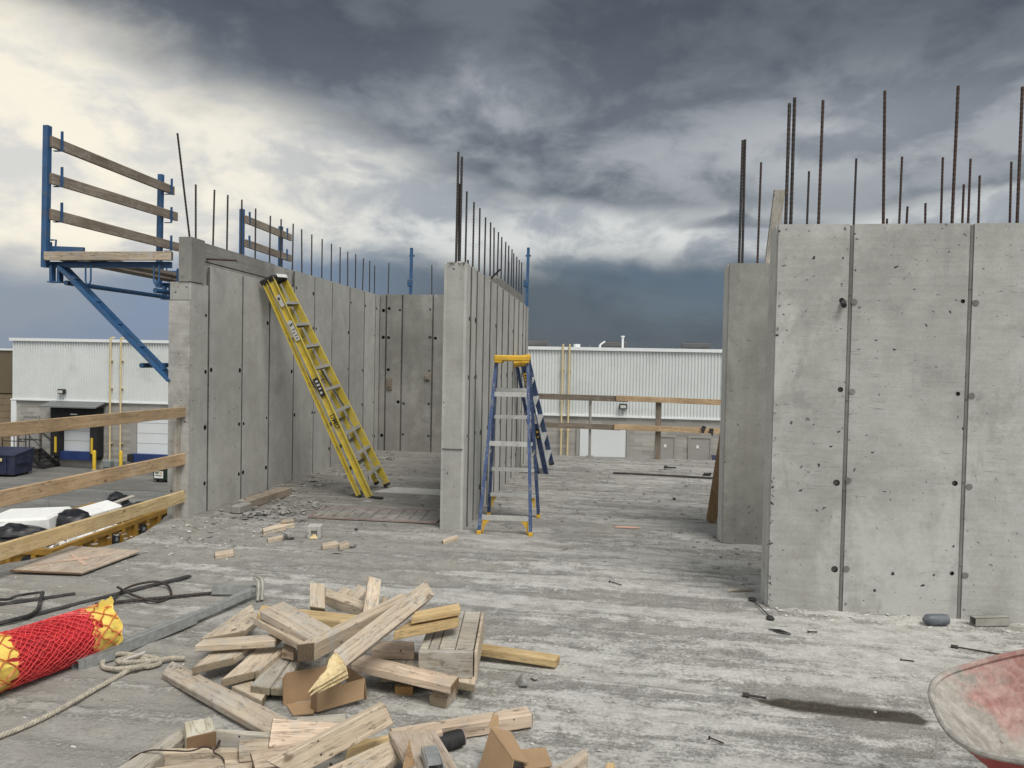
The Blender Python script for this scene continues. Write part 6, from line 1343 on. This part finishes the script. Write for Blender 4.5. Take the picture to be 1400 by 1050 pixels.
# temporary mesh fence in the yard
fe = thing('mesh_fence', 'low temporary mesh fence across the yard behind the skip', 'fence', (-24, 25.9, GZ))
pn = [(-12 + 2.35 * k) for k in range(9)]
for k, x_ in enumerate(pn):
    mb = MB(); mb.tube([(x_, .37 * x_ / 2.35 * .36, 0), (x_, .37 * x_ / 2.35 * .36, .85)], .04, 8); mb.build('post', 'mast_grey', fe)
yv_ = lambda x_: .37 * x_ / 2.35 * .36
mb = MB(); mb.tube([(pn[0], yv_(pn[0]), .80), (pn[-1], yv_(pn[-1]), .80)], .018, 6); mb.build('top_rail', 'mast_grey', fe)
mb = MB(); L_ = pn[-1] - pn[0]
for k in range(int(L_ / .15)): x_ = pn[0] + .15 * k; mb.tube([(x_, yv_(x_), .02), (x_, yv_(x_), .8)], .004, 3)
for k in range(6): mb.tube([(pn[0], yv_(pn[0]), .1 + .13 * k), (pn[-1], yv_(pn[-1]), .1 + .13 * k)], .004, 3)
mb.build('wire_mesh', 'mast_grey', fe)

# ------------------------------------------------------------------ ochre skip with its load
SKX, SKY = -14.55, 18.3
sk = thing('skip', 'ochre steel skip full of rubbish standing below the slab on the left', 'skip', (SKX, SKY, GZ), R(4)); hx, hy, hh = 1.3, 2.75, 1.45
mb = MB()
for x0, x1, y0, y1 in ((-hx, -hx + .05, -hy, hy), (hx - .05, hx, -hy, hy), (-hx + .05, hx - .05, -hy, -hy + .05), (-hx + .05, hx - .05, hy - .05, hy)): mb.bb(x0, x1, y0, y1, .15, hh - .06)
mb.bb(-hx + .05, hx - .05, -hy + .05, hy - .05, .15, .22); mb.build('steel_box', 'skip_paint', sk)
mb = MB()
for x0, x1, y0, y1 in ((-hx - .07, -hx + .07, -hy - .07, hy + .07), (hx - .07, hx + .07, -hy - .07, hy + .07), (-hx + .07, hx - .07, -hy - .07, -hy + .07), (-hx + .07, hx - .07, hy - .07, hy + .07)): mb.bb(x0, x1, y0, y1, hh - .10, hh + .03)
mb.build('rim', 'skip_paint', sk)
for k in range(9):
    y_ = -hy + .35 + k * .6
    mb = MB(); mb.bb(hx + .002, hx + .10, y_ - .05, y_ + .05, .15, hh - .11); mb.build('rib', 'skip_paint', sk)
    mb = MB(); mb.bb(-hx - .10, -hx - .002, y_ - .05, y_ + .05, .15, hh - .11); mb.build('rib', 'skip_paint', sk)
for k in range(4):
    x_ = -hx + .35 + k * .62
    mb = MB(); mb.bb(x_ - .05, x_ + .05, -hy - .10, -hy - .002, .15, hh - .11); mb.build('rib', 'skip_paint', sk)
for k, y_ in enumerate((-1.6, -.3, 1.0, 2.2)):
    mb = MB(); mb.tube([(hx + .01, y_, hh - .32), (hx + .07, y_, hh - .32)], .15, 16); d_ = mb.build('side_disc', 'pad_black', sk); mb = MB(); mb.tube([(hx + .07, y_, hh - .32), (hx + .085, y_, hh - .32)], .06, 10); mb.build('hub', 'mast_grey', d_)
mb = MB(); mb.tube([(.75, -hy - .01, hh - .3), (.75, -hy - .07, hh - .3)], .17, 16); mb.build('side_disc', 'pad_black', sk)
def load(name, lb, cat, mat, pts_or, loc, rot=(0, 0, 0), smooth=False):
    mb_ = MB(); pts_or(mb_); o_2 = mb_.build(name, mat, None, smooth); o_2.location = (SKX + loc[0], SKY + loc[1], GZ + loc[2]); o_2.rotation_euler = rot; return tag(o_2, lb, cat)
def lump(mb_, sx_, sy, sz_, seed, n=22):
    vs_ = []; fs_ = []; m_ = 14
    for i_ in range(m_ + 1):
        ph = math.pi * i_ / m_ - math.pi / 2
        for k in range(n):
            th = 2 * math.pi * k / n; v = Vector((math.cos(ph) * math.cos(th), math.cos(ph) * math.sin(th), math.sin(ph)))
            f = 1 + noise.noise(v * 1.8 + Vector((seed, 0, 0))) * .35 + noise.noise(v * 5 + Vector((seed, 3, 0))) * .16
            vs_.append(Vector((v.x * sx_, v.y * sy, v.z * sz_)) * f)
    for i_ in range(m_):
        for k in range(n): fs_.append((i_ * n + k, i_ * n + (k + 1) % n, (i_ + 1) * n + (k + 1) % n, (i_ + 1) * n + k))
    mb_.add(vs_, fs_)
load('foam_block', 'large white foam slab at the left end of the skip', 'foam block', 'foam', lambda m_: m_.cbox((0, 0, 0), (1.7, 1.2, .42), .06), (-.9, -.6, 1.62), (R(4), R(-3), R(10)))
load('foam_block', 'second white foam slab lying lower at the front left of the skip', 'foam block', 'foam', lambda m_: m_.cbox((0, 0, 0), (1.2, .9, .40), .06), (-.55, -1.65, 1.45), (R(-3), R(5), R(-8)))
load('foam_block', 'narrow white foam slab tilted in the middle of the skip', 'foam block', 'foam', lambda m_: m_.cbox((0, 0, 0), (.75, 1.7, .20), .04), (-.1, .55, 1.62), (R(7), R(6), R(-22)))
load('rubbish_bag', 'black rubbish sheet in front of the foam slabs in the skip', 'bag', 'bag_black', lambda m_: lump(m_, .75, .45, .24, 1), (-.25, -1.9, 1.55), (0, 0, R(25)), True)
load('rubbish_bag', 'black bag beside the tilted foam slab in the skip', 'bag', 'bag_black', lambda m_: lump(m_, .5, .4, .28, 4), (.15, -.35, 1.6), (0, 0, 0), True)
load('rubbish_bag', 'black bag at the right end of the skip', 'bag', 'bag_black', lambda m_: lump(m_, .55, .85, .32, 7), (.55, 1.5, 1.42), (0, 0, R(-12)), True)
load('rubbish_bag', 'small black bag at the back of the skip', 'bag', 'bag_black', lambda m_: lump(m_, .3, .3, .25, 9), (-.2, 2.0, 1.72), (0, 0, 0), True)
load('board', 'pale board sticking up out of the skip', 'board', 'wood_g', lambda m_: m_.cbox((0, 0, 0), (.16, 1.9, .05), .01), (.05, 1.0, 1.72), (R(12), 0, R(-25)))
load('white_sheet', 'white sheet lying along the near edge of the skip', 'sheet', 'paper_white', lambda m_: m_.hull([(-.3, -.9, 0), (.3, -.7, .02), (.2, .9, .05), (-.25, .7, .0), (0, 0, .1)]), (.75, -.6, 1.36), (0, R(8), 0))
load('board', 'brown board lying in the near left corner of the skip', 'board', 'wood_brown', lambda m_: m_.cbox((0, 0, 0), (1.5, .14, .06), .01), (.5, -2.1, 1.42), (0, R(6), R(35)))
rg = random.Random(4); mb = MB()
for _ in range(260):
    s_ = Vector((rg.uniform(.04, .25), rg.uniform(.04, .18), rg.uniform(.02, .1)))
    mb.box((rg.uniform(-1.1, 1.1), rg.uniform(-2.6, 2.6), rg.uniform(1.0, 1.38)), s_, Matrix.Rotation(rg.uniform(0, 3), 3, Vector((rg.random(), rg.random(), rg.random())).normalized()))
mb.bb(-hx + .06, hx - .06, -hy + .06, hy - .06, .5, 1.12)
jk = mb.build('mixed_rubbish', 'junk'); jk.location = (SKX, SKY, GZ); jk.rotation_euler = (0, 0, R(4)); struct(jk, 'stuff'); jk['label'] = 'mixed broken rubbish filling the ochre skip'
rg = random.Random(14); mb = MB()
for _ in range(60):
    s_ = Vector((rg.uniform(.06, .28), rg.uniform(.05, .2), rg.uniform(.02, .08)))
    mb.box((rg.uniform(.1, 1.1), rg.uniform(-2.2, 1.6), rg.uniform(1.3, 1.42)), s_, Matrix.Rotation(rg.uniform(0, 3), 3, Vector((rg.random(), rg.random(), rg.random())).normalized()))
jk = mb.build('white_scraps', 'foam'); jk.location = (SKX, SKY, GZ); jk.rotation_euler = (0, 0, R(4)); struct(jk, 'stuff'); jk['label'] = 'white scraps among the rubbish in the skip'
